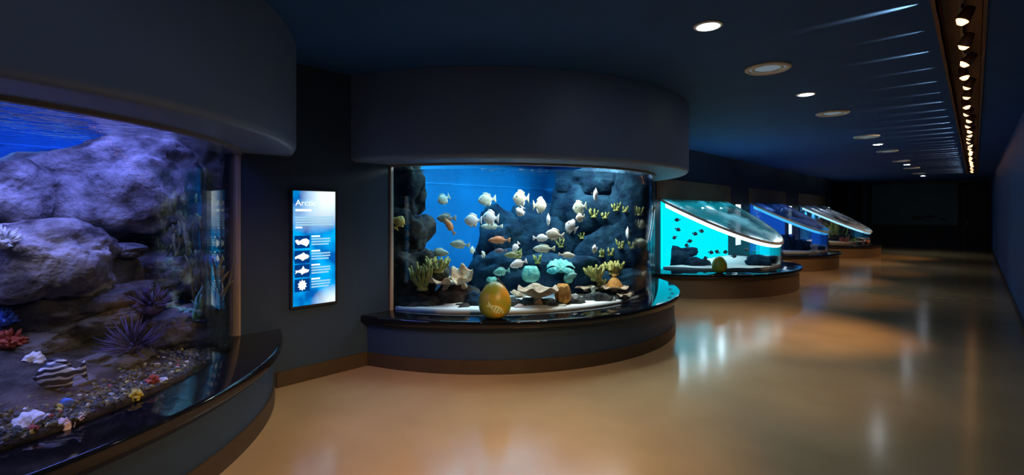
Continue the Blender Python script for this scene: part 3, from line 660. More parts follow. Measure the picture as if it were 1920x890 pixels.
def barrel(name, label, p, r, h, m, ribs=9, cat='sponge', group=None):
    vs, fs = [], []; n = ribs * 6; prof = [(0.55, 0), (0.85, .12), (1.0, .35), (0.97, .6), (0.78, .85), (0.62, 1.0), (0.48, 1.0), (0.42, .8), (0.3, .6)]
    k = len(prof)
    for i in range(n):
        a = 2 * math.pi * i / n; q = 1 + 0.10 * math.cos(a * ribs)
        vs += [(r * pr * q * math.cos(a), r * pr * q * math.sin(a), h * z) for pr, z in prof]
    for i in range(n):
        for j in range(k - 1):
            a, b = i * k + j, ((i + 1) % n) * k + j; fs.append((a, b, b + 1, a + 1))
    fs.append(tuple(i * k for i in range(n))); fs.append(tuple(i * k + k - 1 for i in range(n)))
    return tag(link(name, mesh(name, vs, fs, True), M[m], None, p), label, cat, group)
def clam(name, label, p, w, h, m, seed, rot=(0, 0, 0), cat='shell', folds=5, gap=0.35, group=None):
    """two fluted half shells hinged at the back"""
    vs, fs = [], []; n = 28; R_ = 6
    for sg in (1, -1):
        k0 = len(vs)
        for lay in (0, 1):
            for i in range(R_ + 1):
                s = i / R_
                for j in range(n + 1):
                    a = math.pi * j / n
                    fl = math.sin(a * folds * 2) * 0.07 * s
                    x = w / 2 * s * math.cos(a); y = w * 0.62 * s * math.sin(a) * (1 + fl) - w * 0.3
                    z = sg * (h * 0.5 * math.sin(math.pi * min(1, 0.12 + 0.88 * (1 - s))) * 0.8 + gap * h * 0.5 * s * math.sin(a) + fl * h * 0.6) - sg * lay * 0.006
                    vs.append((x, y, z))
        q = n + 1; ln = (R_ + 1) * q
        for lay in (0, 1):
            for i in range(R_):
                for j in range(n):
                    b = k0 + lay * ln + i * q + j; fs.append((b, b + 1, b + 1 + q, b + q))
        for j in range(n):
            b = k0 + R_ * q + j; fs.append((b, b + 1, b + 1 + ln, b + ln))
    return tag(link(name, mesh(name, vs, fs, True), M[m], None, p, rot), label, cat, group)
def spiral(name, label, p, L, m, rot, cat='shell', group=None):
    vs, fs = [], []; pts, rad = [], []
    for i in range(40):
        s = i / 39; a = s * 6 * math.pi; q = (1 - s) ** 1.3
        pts.append((L * (0.5 - s ** 0.9) , L * 0.20 * q * math.cos(a), L * 0.20 * q * math.sin(a))); rad.append(L * (0.17 * q + 0.012))
    tube(vs, fs, pts, rad, 8)
    return tag(link(name, mesh(name, vs, fs, True), M[m], None, p, rot), label, cat, group)
def starfish(name, label, p, r, m, rot, group=None):
    vs, fs = [], []; n = 40
    for lay in (0, 1):
        for i in range(5):
            s = (i + 0.001) / 4
            for j in range(n):
                a = 2 * math.pi * j / n; q = r * (0.32 + 0.68 * max(0, math.cos(2.5 * a)) ** 2 if True else 0) if False else r * (0.30 + 0.70 * abs(math.cos(2.5 * a)) ** 2.2)
                vs.append((q * s * math.cos(a), q * s * math.sin(a), (r * 0.16 * (1 - s ** 2) if lay == 0 else -0.004)))
    for lay in (0, 1):
        for i in range(4):
            for j in range(n):
                b = lay * 5 * n + i * n + j; c2 = lay * 5 * n + i * n + (j + 1) % n; fs.append((b, c2, c2 + n, b + n))
    for j in range(n): fs.append((4 * n + j, 4 * n + (j + 1) % n, 9 * n + (j + 1) % n, 9 * n + j))
    return tag(link(name, mesh(name, vs, fs, True), M[m], None, p, rot), label, 'starfish', group)

def surface(names):
    vs, fs = [], []
    for o in list(COL.objects):
        if o.type == 'MESH' and o.name.split('.')[0] in names:
            Mx = Matrix.Translation(o.location) @ o.rotation_euler.to_matrix().to_4x4(); k = len(vs)
            vs += [Mx @ v.co for v in o.data.vertices]; fs += [tuple(i + k for i in p.vertices) for p in o.data.polygons]
    return BVHTree.FromPolygons(vs, fs)
def rest(tree, px, py, default, sink=0.015):
    # the spot on the rocks where a thing sits, so that it stands on something
    o = Vector((0, 0, CAMZ)); d = (at(px, py, 1.0) - o).normalized(); h = tree.ray_cast(o, d)
    return h[0] + d * sink if h[0] is not None else default
# ---- tank of boulders
G1 = GR - 0.03
def t1z(r): d = G1 - r; return 0.525 + min(0.22, 0.22 * max(0, d)) + 0.0
def polar_ground(name, c, rmin, rmax, zf, m, label, cat, na=80, nr=26, amp=0.02, am=1.25, zb=0.47):
    vs, fs = [], []
    for i in range(nr + 1):
        r = rmin + (rmax - rmin) * i / nr
        for j in range(na + 1):
            a = -am + 2 * am * j / na; x, y = max(c[0] + r * math.cos(a), XL + 0.001), c[1] + r * math.sin(a)
            vs.append((x, y, zf(r) + amp * noise.noise(Vector((x * 4, y * 4, 0.3))) * min(1, (rmax - r) * 8 + 0.2)))
    q = na + 1; top = len(vs); vs += [(x, y, zb) for x, y, z in vs]
    for b, flip in ((0, 0), (top, 1)):
        for i in range(nr):
            for j in range(na): fs.append((b + i * q + j, b + i * q + j + 1, b + (i + 1) * q + j + 1, b + (i + 1) * q + j))
    edge = [j for j in range(q)] + [i * q + na for i in range(1, nr + 1)] + [nr * q + j for j in range(na - 1, -1, -1)] + [i * q for i in range(nr - 1, 0, -1)]
    for a, b in zip(edge, edge[1:] + edge[:1]): fs.append((a, b, b + top, a + top))
    return tag(link(name, mesh(name, vs, fs, True), m), label, cat, kind='stuff')
polar_ground('silt', T1, 0.05, G1 - 0.01, t1z, M['silt'], 'brown silt rising to the back of the blue boulder tank', 'sand')
RL = [ # px, py, w, h, depth behind glass, thickness, tilt, material, seed, roughness, label
 (175, 362, 420, 215, 1.00, 0.9, -5, 'rockp', 1, .16, 'huge long purple boulder topping the pile in the blue tank'),
 (14, 385, 110, 150, 0.85, 0.5, 10, 'rockp', 2, .22, 'pale rounded boulder at the end of the huge long one'),
 (345, 322, 275, 210, 1.10, 0.7, 8, 'rockp', 3, .28, 'bluish rough boulder leaning on the edge post of the blue tank'),
 (310, 428, 280, 150, 0.90, 0.7, 6, 'rockg', 14, .2, 'grey wedge boulder under the bluish rough one'),
 (72, 488, 275, 165, 0.55, 0.6, 7, 'rockp', 4, .15, 'pale speckled boulder with green stains in the middle of the pile'),
 (95, 590, 370, 110, 0.62, 0.7, -12, 'rockg', 5, .18, 'long dark slab under the pale speckled boulder'),
 (215, 525, 62, 115, 0.66, 0.4, 4, 'rockg', 6, .12, 'narrow upright block wedged between slab and square boulder'),
 (225, 470, 80, 32, 0.70, 0.3, 5, 'rockg', 7, .15, 'small flat stone on top of the narrow upright block'),
 (330, 515, 190, 105, 0.66, 0.55, -3, 'rockg', 8, .14, 'square grey boulder behind the purple anemone'),
 (205, 600, 130, 46, 0.52, 0.35, -8, 'rockg', 9, .15, 'small rounded slab in front of the upright block'),
 (310, 625, 300, 90, 0.46, 0.5, -12, 'rockg', 10, .15, 'wide low slab carrying the dark sea urchin'),
 (415, 560, 110, 170, 0.58, 0.40, 0, 'rockg', 11, .2, 'dark upright rock by the edge post of the blue tank'),
 (385, 668, 170, 70, 0.24, 0.35, -28, 'rockg', 12, .2, 'low bluish rock sloping down to the shell gravel'),
 (30, 655, 220, 80, 0.62, 0.45, -4, 'rockg', 13, .2, 'dark boulder low behind the white clam'),
 (190, 690, 210, 70, 0.36, 0.4, -16, 'rockg', 15, .2, 'flat murky stone below the dark sea urchin'),
 (60, 745, 230, 70, 0.30, 0.4, -14, 'rockg', 16, .22, 'flat murky stone behind the pink arched shell')]
for px, py, w, h, dep, th, rot, mm, sd, rg, lab in RL:
    put_rock(T1, G1, px, py, w, h, dep, th, rot, mm, sd, lab, 'boulders in the blue tank', rg, 'boulder', sub=5, fine=0.07)
for k, (x, y, z, sx, sy, sz, lab) in enumerate(((-4.6, -1.6, 0.85, 1.1, 1.0, 0.8, 'broad boulder at the far back of the blue tank'), (-4.9, -0.6, 1.0, 1.0, 0.9, 1.1, 'upright boulder at the middle back of the blue tank'), (-3.9, -1.9, 0.72, 0.7, 0.6, 0.45, 'low boulder at the hidden end of the blue tank'))):
    o = link('boulder', rock_mesh('boulder', sx, sy, sz, 50 + k, .2, 4, fine=0.07), M['rockg'], None, (x, y, z)); tag(o, lab, 'rock', 'boulders in the blue tank')
# gravel behind the glass
random.seed(9); vs, fs, mi = [], [], []
bm = bmesh.new(); bmesh.ops.create_icosphere(bm, subdivisions=1, radius=1.0); IC = [v.co.copy() for v in bm.verts]; IF = [tuple(v.index for v in f.verts) for f in bm.faces]; bm.free()
for i in range(3800):
    a = random.uniform(-0.9, 1.22); d = abs(random.gauss(0, 0.11)); r = G1 - 0.02 - d
    if d > 0.4: continue
    s = random.uniform(0.006, 0.017); z = t1z(r) + random.uniform(-0.3, 0.6) * s
    Mx = Matrix.Translation((T1[0] + r * math.cos(a), T1[1] + r * math.sin(a), z)) @ Matrix.Rotation(random.uniform(0, 6), 4, Vector((random.random(), random.random(), 1)).normalized()) @ Matrix.Diagonal((s * random.uniform(.8, 1.6), s, s * .7, 1))
    k = len(vs); vs += [Mx @ v for v in IC]; fs += [tuple(q + k for q in f) for f in IF]
    mi += [random.choices((0, 1, 2, 3, 4), (1.1, 8, 6, 0.25, 0.15))[0]] * len(IF)
tag(link('shell_gravel', mesh('shell_gravel', vs, fs, False, recalc=False, mi=mi), [M['pebw'], M['pebo'], M['pebd'], M['yellowc'], M['redc']]), 'mixed shell gravel along the foot of the blue tank glass', 'gravel', kind='stuff')
def g1(px, py):     # point on the silt of the boulder tank along a pixel
    t = entry(T1, G1 - 0.03, px)
    for i in range(200):
        p = at(px, py, t); r = math.hypot(p.x - T1[0], p.y - T1[1])
        if p.z <= t1z(r) + 0.012: return p
        t += 0.008
    return p
TREE1 = surface(('boulder', 'silt'))
def t1p(px, py, dep): return rest(TREE1, px, py, at(px, py, entry(T1, G1, px) + dep), -0.035)
clam('clam_shell', 'open white clam beside the striped dark fish', g1(67, 672), 0.10, 0.07, 'shell', 1, (0.9, 0.3, TH + 0.3))
clam('clam_shell', 'large pale fan shell lying on the gravel in the blue tank', g1(48, 790), 0.13, 0.05, 'shell', 2, (0.4, -0.5, TH + 0.9))
spiral('spiral_shell', 'red and white spiral shell beside the large pale fan shell', g1(66, 803), 0.085, 'redc', (0, 0.5, TH + 2.6))
clam('clam_shell', 'pink arched shell on the gravel between two white shells', g1(122, 795), 0.085, 0.06, 'pinkshell', 3, (1.1, 0.2, TH))
clam('clam_shell', 'flat white oyster shell in front of the pink arched shell', g1(118, 813), 0.07, 0.025, 'shell', 4, (0.2, 0, TH + 0.4))
spiral('spiral_shell', 'small white spiral shell touching the glass below the oyster shell', g1(75, 828), 0.055, 'shell', (0, 0.3, TH + 0.3))
spiral('spiral_shell', 'little grey spiral shell among the olive gravel', g1(38, 825), 0.05, 'pebw', (0, -0.4, TH + 0.9))
clam('clam_shell', 'long white mussel shell at the glass near the yellow sponge', g1(215, 778), 0.085, 0.03, 'shell', 5, (0.25, -0.35, TH + 0.3), folds=2)
clam('clam_shell', 'long pale pink mussel shell beside the oyster shell', g1(148, 783), 0.06, 0.03, 'pinkshell', 6, (0.3, -0.2, TH - 0.3), folds=2)
spiky('sponge_ball', 'small yellow sponge in the shell gravel', 'sponge', g1(250, 745), 0.035, 26, 0.012, 'yellowc', 3, thick=0.16)
spiky('sponge_ball', 'small red sponge in the shell gravel', 'sponge', g1(286, 714), 0.028, 26, 0.012, 'redc', 4, thick=0.16)
clam('clam_shell', 'grey-green mussel shell between red sponge and purple starfish', g1(303, 714), 0.07, 0.03, 'pebw', 7, (0.4, -0.4, TH + 0.5), folds=2)
starfish('starfish', 'purple starfish on the low bluish rock by the gravel', g1(345, 718), 0.06, 'purple', (0.35, -0.3, TH))
for k, (px, py, sz) in enumerate(((354, 725, .02), (381, 697, .02), (396, 691, .024), (404, 686, .018))):
    put = g1(px, py); tag(link('pebble', rock_mesh('pebble', sz * 2, sz * 1.6, sz * 1.2, k + 40, .15, 2), M['pebw'], None, put), 'white pebble against the glass near the purple starfish', 'pebble', 'white pebbles at the glass')
zf = put_fish(T1, G1, 113, 702, 86, 62, 0.25, -1, -8, 12, 'plum', 'dark fish with white wavy stripes low over the silt')
m = M['f_plum'].copy(); m.name = 'fish_striped'; t_ = m.node_tree; p_ = [q for q in t_.nodes if q.type == 'BSDF_PRINCIPLED'][0]
tc_ = t_.nodes.new('ShaderNodeTexCoord'); wv = t_.nodes.new('ShaderNodeTexWave'); wv.bands_direction = 'Z'; wv.inputs['Scale'].default_value = 11; wv.inputs['Distortion'].default_value = 5; wv.inputs['Detail'].default_value = 1; wv.inputs['Detail Scale'].default_value = 1.2
cr = t_.nodes.new('ShaderNodeValToRGB'); cr.color_ramp.elements[0].position = 0.62; cr.color_ramp.elements[0].color = (0.02, 0.015, 0.03, 1); cr.color_ramp.elements[1].position = 0.75; cr.color_ramp.elements[1].color = (0.8, 0.8, 0.85, 1)
t_.links.new(tc_.outputs['Object'], wv.inputs['Vector']); t_.links.new(wv.outputs['Fac'], cr.inputs[0]); t_.links.new(cr.outputs[0], p_.inputs['Base Color'])
zf.data.materials[0] = m
spiky('sea_urchin', 'big dark purple sea urchin with long spines on the wide slab', 'sea urchin', t1p(250, 652, 0.36), 0.05, 90, 0.15, 'purple', 1, thick=0.05)
spiky('anemone', 'purple anemone tucked under the square grey boulder', 'anemone', t1p(283, 578, 0.50), 0.075, 50, 0.085, 'purple', 2, up=0.3, thick=0.06)
spiky('anemone', 'white anemone at the edge of the pale speckled boulder', 'anemone', t1p(6, 455, 0.50), 0.05, 60, 0.05, 'shell', 5, thick=0.09)
spiky('anemone', 'bright blue anemone against the long dark slab', 'anemone', t1p(8, 600, 0.52), 0.05, 60, 0.03, 'bluec', 6, thick=0.1)
spiky('anemone', 'small blue anemone on the upright rock by the edge post', 'anemone', t1p(396, 492, 0.45), 0.035, 40, 0.03, 'bluec', 7, thick=0.1)
spiky('anemone', 'dull red anemone below the bright blue one', 'anemone', t1p(20, 642, 0.58), 0.055, 50, 0.03, 'redc', 8, thick=0.1)
spiral('spiral_shell', 'pale green crescent shell beside the purple anemone', t1p(342, 582, 0.42), 0.13, 'tealc', (0, 0.5, TH))
put_fish(T1, G1, 122, 757, 30, 22, 0.12, 1, 20, 20, 'blue', 'small blue fish low over the gravel below the striped dark fish')
blades('seaweed', 'tuft of dark green weed hanging beside the edge post of the blue tank', t1p(345, 480, 0.50), 16, 0.26, 0.025, 0.10, 'kelp', 3)
blades('seaweed', 'brown weed growing up the upright rock by the edge post', t1p(395, 590, 0.42), 18, 0.42, 0.028, 0.07, 'kelp', 5)
blades('seaweed', 'short green tube weed beside the crescent shell', t1p(370, 598, 0.40), 7, 0.24, 0.02, 0.02, 'tealc', 6)

# ---- reef tank
G2 = GR - 0.03
polar_ground('white_sand', T2, 0.5, G2 - 0.01, lambda r: 0.535, M['sand'], 'white sand on the bottom of the reef tank', 'sand', amp=0.015)
RK = [
 (752, 345, 90, 130, 0.35, 0.5, 4, 'rockd', 21, .3, 'dark craggy rock topping the column at the reef tank edge post'),
 (757, 440, 100, 120, 0.30, 0.5, -4, 'rockd', 22, .3, 'dark craggy rock in the middle of the column at the edge post'),
 (765, 515, 110, 110, 0.22, 0.5, 5, 'rockd', 23, .3, 'broad dark rock low in the column at the edge post'),
 (775, 573, 120, 54, 0.12, 0.4, 0, 'rockd', 24, .3, 'dark rubble rock at the foot of the column'),
 (856, 562, 115, 58, 0.34, 0.4, 3, 'rockd', 25, .25, 'dark table rock carrying the peach ruffled coral'),
 (893, 573, 50, 50, 0.20, 0.25, 0, 'rockb', 26, .25, 'blue-grey stone beside the golden egg'),
 (935, 455, 90, 130, 1.30, 0.7, 10, 'rockb', 27, .28, 'blue shadowy pinnacle behind the white fish'),
 (1010, 460, 170, 140, 1.35, 0.7, -5, 'rockb', 28, .25, 'wide blue rock wall behind the fish shoal'),
 (1120, 410, 180, 170, 1.05, 0.6, 6, 'rockb', 29, .25, 'tall blue rock face carrying green finger corals'),
 (1110, 345, 130, 60, 1.15, 0.5, 0, 'rockb', 45, .25, 'blue overhang stone at the top of the rock face'),
 (1185, 400, 110, 200, 0.45, 0.45, 0, 'rockb', 30, .25, 'blue rock pillar at the far curve of the reef tank'),
 (1165, 470, 150, 110, 0.55, 0.5, 0, 'rockb', 31, .25, 'rounded blue boulder under the rock pillar'),
 (950, 520, 140, 100, 0.85, 0.6, 0, 'rockb', 32, .25, 'low blue rock behind the golden egg'),
 (1060, 520, 170, 90, 0.75, 0.6, 0, 'rockb', 33, .25, 'blue reef block behind the bowl coral'),
 (1160, 535, 140, 60, 0.38, 0.45, -6, 'rockb', 34, .25, 'blue reef block under the tan plate corals'),
 (1000, 574, 90, 34, 0.25, 0.3, 0, 'rockd', 35, .25, 'flat dark rock under the bowl coral'),
 (1060, 577, 70, 36, 0.20, 0.28, 0, 'rockd', 36, .25, 'dark rock under the orange barrel sponge'),
 (1110, 570, 70, 40, 0.22, 0.28, -4, 'rockd', 37, .25, 'dark rock between barrel sponge and plate corals'),
 (1165, 560, 60, 34, 0.16, 0.25, -8, 'rockd', 38, .25, 'brown rock below the plate corals at the far curve'),
 (1205, 528, 44, 60, 0.22, 0.25, -8, 'rockd', 39, .25, 'grey rock beside the white stone at the far curve')]
for px, py, w, h, dep, th, rot, mm, sd, rg, lab in RK:
    put_rock(T2, G2, px, py, w, h, dep, th, rot, mm, sd, lab, 'rocks in the reef tank', rg, 'reef_rock', sub=4, fine=0.12)
for k, (px, py, w, h) in enumerate(((735, 585, 40, 22), (800, 588, 44, 22), (826, 590, 36, 18), (868, 590, 30, 16), (985, 586, 40, 16), (1018, 584, 44, 18), (1042, 586, 34, 14), (1078, 580, 46, 20), (1100, 582, 34, 14), (1128, 574, 40, 20), (1150, 570, 34, 16), (1185, 556, 36, 18), (1196, 545, 30, 18), (960, 580, 30, 16))):
    put_rock(T2, G2, px, py - 8, w * 1.3, h * 1.9, 0.10 + 0.05 * (k % 3), 0.25, 0, 'rockd', 100 + k, 'dark rubble stone lying on the white sand of the reef tank', 'rubble on the reef tank sand', .3, 'rubble_stone', fine=0.12)
put_rock(T2, G2, 822, 512, 50, 40, 0.40, 0.3, 0, 'rockd', 61, 'dark stone under the spreading olive coral', 'rocks in the reef tank', .25, 'reef_rock', fine=0.12)
TREE2 = surface(('reef_rock', 'rubble_stone', 'white_sand'))
def t2p(px, py, dep, sink=-0.03): return rest(TREE2, px, py, at(px, py, entry(T2, G2, px) + dep), sink)
put_rock(T2, G2, 1214, 551, 16, 18, 0.06, 0.07, 0, 'pebw', 60, 'small white stone on the sand at the far curve', None, .15, 'stone')
plate('ruffled_coral', 'broad peach ruffled coral on the dark table rock', t2p(838, 532, 0.42, -0.14), 0.25, 0.13, 'peach', 1, 8, 0.5, amp=0.28)
plate('ruffled_coral', 'folded peach coral lobe beside the broad ruffled coral', t2p(868, 528, 0.36, -0.09), 0.13, 0.13, 'peach', 4, 5, 0.8, amp=0.3, rot=(0.5, 0.3, 0))
plate('cup_coral', 'pinkish tan bowl coral beside the barrel sponge', t2p(1008, 558, 0.30, -0.10), 0.20, 0.11, 'tan', 2, 5, 0.9, amp=0.2)
plate('cup_coral', 'small cream bowl coral between egg and bowl coral', t2p(972, 556, 0.30), 0.09, 0.06, 'peach', 3, 4, 0.8, amp=0.25)
barrel('barrel_sponge', 'orange ribbed barrel sponge beside the bowl coral', t2p(1055, 568, 0.22), 0.082, 0.20, 'sponge')
for k, (px, py, r, lab) in enumerate(((1100, 541, .13, 'tan plate coral behind the barrel sponge'), (1152, 541, .16, 'wide tan plate coral under the orange mushroom coral'), (1172, 556, .09, 'small brown plate coral low at the far curve'))):
    plate('plate_coral', lab, t2p(px, py, 0.30, -r * 0.6), r, 0.05, 'tan', 5 + k, 5, 0.4, amp=0.3)
plate('mushroom_coral', 'orange domed mushroom coral on the wide tan plate', t2p(1152, 523, 0.34, -0.08), 0.10, -0.09, 'sponge', 9, 3, 1.0, amp=0.05)
fingers('finger_coral', 'bushy olive coral on the column beside the edge post', t2p(792, 540, 0.30), 12, 0.30, 0.022, 0.16, 'lettuce', 1)
fingers('finger_coral', 'spreading olive coral above the peach ruffled coral', t2p(822, 507, 0.42, -0.06), 12, 0.16, 0.020, 0.16, 'lettuce', 2)
fingers('finger_coral', 'thick yellow coral bush behind the barrel sponge', t2p(1118, 522, 0.50, -0.1), 12, 0.17, 0.024, 0.16, 'lettuce', 3)
fingers('finger_coral', 'round yellow coral bush above the mushroom coral', t2p(1152, 512, 0.42), 12, 0.15, 0.024, 0.12, 'lettuce', 4)
fingers('finger_coral', 'bright green coral tuft beside the plate corals', t2p(1126, 540, 0.36), 8, 0.12, 0.016, 0.08, 'weed', 5)
VC = [(1155, 394, .09, 'on the crest of the rounded blue boulder'), (1172, 396, .06, 'small, beside the crest of the rounded blue boulder'), (1200, 402, .10, 'on the blue rock pillar, tallest'), (1218, 398, .06, 'at the outermost curve of the glass'),
      (1113, 406, .09, 'below the pale yellow fish pair'), (1134, 408, .06, 'between two taller tufts on the rock face'), (1164, 464, .09, 'halfway down the rounded blue boulder'), (1186, 464, .07, 'beside the pale fish with hanging tail'),
      (1128, 480, .08, 'above the thick yellow coral bush'), (1145, 477, .07, 'above the round yellow coral bush'), (1052, 462, .10, 'under the cream fish'), (972, 482, .09, 'behind the curled white fish'), (1092, 446, .08, 'under the bright white disc fish'), (1008, 492, .09, 'above the bowl coral')]
for k, (px, py, h, lab) in enumerate(VC):
    t = entry(T2, G2, px); dep = 0.32 if px > 1140 else (0.95 if px < 1100 else 0.7)
    fingers('green_coral', 'green forked coral ' + lab, t2p(px, py, dep, -0.05), 4, h * 1.2, 0.013, 0.07, 'weed', 20 + k, group='green forked corals on the blue rocks')
clam('giant_clam', 'large fluted teal clam in the middle of the reef', t2p(1050, 500, 0.62, -0.13), 0.32, 0.15, 'tealc', 3, (0.3, 0, TH), folds=7)
barrel('tube_sponge', 'leaning teal sponge beside the curled white fish', t2p(995, 528, 0.62, -0.07), 0.10, 0.18, 'tealc', 7)
barrel('tube_sponge', 'small teal sponge behind the orange barrel sponge', t2p(1066, 530, 0.45), 0.055, 0.11, 'tealc', 6)
barrel('tube_sponge', 'low teal sponge peeping over the golden egg', t2p(922, 528, 0.55), 0.06, 0.06, 'tealc', 6)
FL = [ # px, py, length, height, depth, face, pitch, yaw, kind, label
 (832, 373, 26, 22, .7, -1, -25, 25, 'pale', 'pale green fish nosing down alone before the blue backdrop'),
 (913, 374, 36, 26, .7, -1, -5, 20, 'pale', 'greenish pale fish swimming above two white disc fish'),
 (837, 409, 38, 20, .8, -1, 0, -10, 'brown', 'greyish brown fish crossing the orange diving fish'),
 (843, 424, 36, 13, .6, -1, 58, 10, 'orange', 'slim orange fish swimming steeply beside the brown one'),
 (887, 413, 34, 27, .6, -1, 0, 10, 'white', 'white disc fish nearest the blue backdrop'),
 (920, 408, 32, 30, .6, -1, 5, 15, 'white', 'white disc fish hovering above a yellowish fish'),
 (922, 424, 42, 13, .8, -1, 0, 0, 'pale', 'slim yellowish fish right under a white disc fish'),
 (936, 450, 42, 15, .6, -1, 0, 5, 'orange', 'slim orange fish level below the white disc fish'),
 (862, 458, 38, 17, .6, -1, 5, 0, 'pale', 'pale olive fish low before the blue backdrop'),
 (822, 473, 40, 17, .6, 1, -5, 0, 'pale', 'pale grey fish over the spreading olive coral'),
 (886, 469, 14, 15, .9, -1, 0, 50, 'pale', 'little greenish fish at the edge of the blue backdrop'),
 (906, 477, 12, 16, .9, 1, 40, 60, 'pale', 'tiny greenish fish in front of the blue pinnacle'),
 (977, 372, 34, 32, .6, -1, 0, 25, 'cream', 'cream white deep-bodied fish above a small white one'),
 (976, 396, 20, 22, .5, -1, -60, 30, 'white', 'small white fish diving under the cream deep-bodied fish'),
 (1012, 385, 30, 32, .7, 1, 0, 30, 'cream', 'pale yellow deep-bodied fish turned away from the cream one'),
 (1028, 412, 16, 24, .6, 1, 0, 82, 'white', 'thin white fish seen head on above the cream fish'),
 (1040, 440, 36, 24, .5, -1, 10, 10, 'cream', 'cream fish with yellow tail in the middle of the shoal'),
 (1014, 446, 30, 15, .6, 1, 0, 0, 'white', 'white oval fish beside the cream fish with yellow tail'),
 (1020, 466, 42, 17, .6, -1, 0, 0, 'pale', 'pale slender fish under the white oval fish'),
 (1071, 425, 26, 28, .5, -1, 30, 15, 'white', 'bright white disc fish beside the rock face'),
 (1087, 389, 30, 28, .6, -1, -10, 20, 'pale', 'pale yellow-green fish above a smaller companion'),
 (1088, 408, 22, 18, .5, -1, -10, 30, 'cream', 'cream fish tucked under the pale yellow-green one'),
 (1117, 366, 18, 26, .5, -1, 10, 65, 'white', 'bluish white fish high before the rock face'),
 (1177, 437, 16, 24, .25, 1, 0, 84, 'white', 'thin bright white fish seen edge on at the pillar'),
 (1203, 420, 22, 20, .2, 1, -20, 30, 'pale', 'green-tinged fish close to the far curve'),
 (1200, 456, 32, 18, .2, 1, 10, 20, 'pale', 'pale patterned fish with hanging tail near the far curve'),
 (1115, 467, 18, 17, .5, -1, 10, 50, 'white', 'small white fish above the thick yellow coral bush'),
 (967, 463, 22, 14, .6, -1, -50, 30, 'white', 'small white fish diving before the blue rock wall'),
 (972, 494, 36, 17, .5, -1, -15, 20, 'white', 'curled white fish beside the leaning teal sponge'),
 (1063, 478, 32, 12, .5, 1, -5, 0, 'cream', 'slim cream fish over the giant teal clam'),
 (962, 478, 34, 13, .7, -1, 0, 0, 'olive', 'slim olive fish above the curled white fish'),
 (938, 470, 24, 10, .9, -1, 0, 0, 'plum', 'dim plum-coloured fish behind the slim orange one'),
 (940, 509, 32, 17, .6, -1, -8, 10, 'teal', 'teal oval fish above the golden egg'),
 (1206, 518, 26, 13, .12, 1, 55, 20, 'cream', 'cream fish rising beside the grey rock at the far curve'),
 (748, 417, 28, 24, .06, 1, 60, 20, 'yellow', 'orange and yellow fish hugging the dark column'),
 (976, 576, 28, 14, .12, -1, 0, 10, 'pink', 'pink white fish resting on the sand beside the golden egg'),
 (1050, 579, 30, 15, .08, 1, 30, 10, 'cream', 'cream fish rising from the sand below the barrel sponge'),
 (1143, 568, 28, 15, .08, -1, -35, 10, 'white', 'white fish nosing the sand under the plate corals'),
 (1078, 555, 14, 10, .15, 1, 0, 20, 'white', 'tiny white fish beside the barrel sponge'),
 (1070, 518, 26, 14, .4, 1, 20, 10, 'teal', 'teal fish climbing behind the barrel sponge'),
 (1112, 543, 16, 14, .2, 1, 60, 40, 'pale', 'small pale fish upright before the tan plate coral')]
for px, py, l, h, dep, fc, pi_, yw, kd, lab in FL:
    put_fish(T2, G2, px, py, l, h, dep, fc, pi_, yw, kd, lab, 'fish in the reef tank')

# ---- the three sloping tanks
def slab_ground(name, g, gr, z, m, label):
    n = 40; am = math.acos((XL + 0.032 - g[0]) / (gr - 0.04)); r = gr - 0.04
    pts = [(g[0] + r * math.cos(-am + 2 * am * i / n), g[1] + r * math.sin(-am + 2 * am * i / n)) for i in range(n + 1)]
    k = len(pts)
    o = link(name, mesh(name, [(x, y, 0.425) for x, y in pts] + [(x, y, z + 0.02 * noise.noise(Vector((x * 5, y * 5, 0)))) for x, y in pts],
             [tuple(range(k)), tuple(range(k, 2 * k))] + [(i, (i + 1) % k, k + (i + 1) % k, k + i) for i in range(k)]), m)
    return tag(o, label, 'sand', kind='stuff')
slab_ground('white_sand', G3, 1.725, 0.47, M['sand'], 'white sand in the bright cyan tank')
slab_ground('white_sand', G4, 1.60, 0.47, M['sand'], 'blue-lit sand in the deep blue tank')
slab_ground('white_sand', G5, 1.88, 0.50, mat('warm_sand', (0.80, 0.62, 0.45), 0.9), 'warm pinkish sand in the tank near the end wall')
def tg(g, gr, px, py, dep): return at(px, py, entry(g, gr, px) + dep)
for k, (px, py, w, h, dep, th, rot, lab) in enumerate(((1262, 490, 70, 60, .35, .5, 0, 'dark blue rock at the wall end of the cyan tank'), (1305, 497, 60, 32, .35, .4, 0, 'low dark rock in the middle of the cyan tank'),
        (1285, 474, 50, 20, .6, .3, -6, 'flat rock ledge dusted with sand in the cyan tank'), (1420, 489, 46, 22, .35, .4, 0, 'dark rock at the front curve of the cyan tank'), (1446, 486, 30, 16, .25, .3, 0, 'small dark rock at the far curve of the cyan tank'))):
    put_rock(G3, 1.70, px, py, w, h, dep, th, rot, 'rockb', 70 + k, lab, 'rocks in the cyan tank', .25, 'rock')
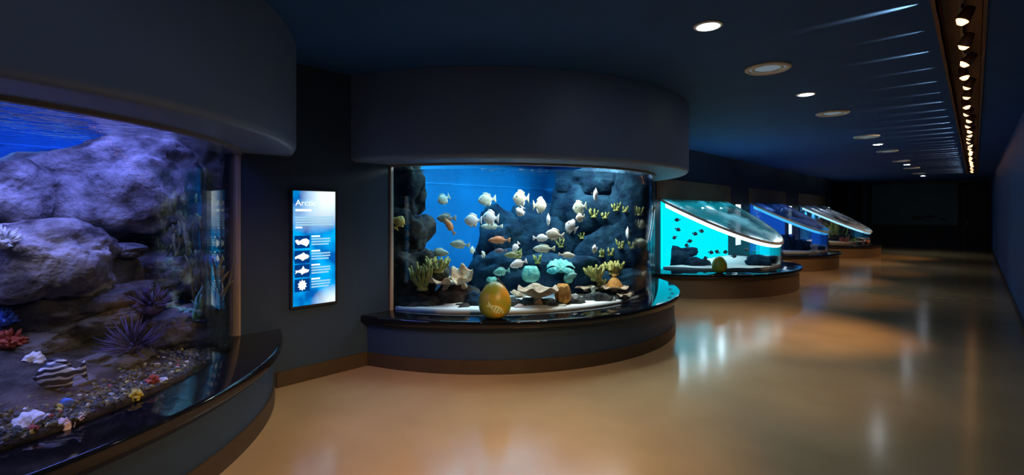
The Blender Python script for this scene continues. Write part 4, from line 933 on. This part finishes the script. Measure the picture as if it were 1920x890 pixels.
for px, py in ((1270, 412), (1315, 433), (1303, 438), (1293, 452), (1288, 460), (1345, 472), (1333, 473), (1361, 472), (1322, 484), (1376, 480), (1400, 468), (1249, 398), (1252, 411), (1271, 430), (1265, 445)):
    random.seed(px); put_fish(G3, 1.70, px, py, 11, 7.5, .45 if px < 1390 else .3, random.choice((-1, 1)), random.uniform(-25, 25), random.uniform(-20, 20), 'dark', 'small dark fish swimming before the bright cyan wall', 'small dark fish in the cyan tank')
for k, (px, py, w, h, dep, lab) in enumerate(((1500, 462, 36, 30, .4, 'blue rock in the middle of the deep blue tank'), (1475, 455, 30, 36, .5, 'upright rock at the wall end of the deep blue tank'), (1533, 467, 26, 14, .3, 'low rock at the far curve of the deep blue tank'))):
    put_rock(G4, 1.57, px, py, w, h, dep, .5, 0, 'rockb', 80 + k, lab, 'rocks in the deep blue tank', .25, 'rock')
fingers('finger_coral', 'pink coral at the front of the deep blue tank', tg(G4, 1.57, 1527, 466, .25), 8, .14, .03, .14, 'pinkshell', 31)
fingers('finger_coral', 'red coral at the far curve of the deep blue tank', tg(G4, 1.57, 1543, 472, .2), 7, .1, .03, .1, 'redc', 32)
for px, py in ((1483, 441), (1508, 449), (1520, 444)):
    put_fish(G4, 1.57, px, py, 9, 5, .35, -1, 5, 10, 'blue', 'small blue fish in the deep blue tank', 'small blue fish in the deep blue tank')
for k, (px, py, w, h, dep, lab) in enumerate(((1575, 446, 40, 26, .5, 'dark brown rock in the middle of the sandy tank'), (1600, 452, 30, 16, .4, 'brown rock at the front of the sandy tank'), (1548, 430, 40, 50, .9, 'tall dark rock at the wall end of the sandy tank'))):
    put_rock(G5, 1.85, px, py, w, h, dep, .6, 0, 'rockd', 90 + k, lab, 'rocks in the sandy tank', .25, 'rock')
fingers('finger_coral', 'bright red coral on the sand of the tank near the end wall', tg(G5, 1.85, 1583, 458, .3), 9, .28, .04, .16, 'redc', 33)
fingers('finger_coral', 'low red coral at the far curve of the sandy tank', tg(G5, 1.85, 1618, 458, .2), 9, .16, .04, .2, 'redc', 34)
blades('seaweed', 'green weed bed at the back of the sandy tank', tg(G5, 1.85, 1565, 440, .7), 30, .5, .06, .5, 'weed', 35)
blades('seaweed', 'short green weeds between the red corals', tg(G5, 1.85, 1600, 457, .35), 16, .22, .05, .25, 'weed', 36)
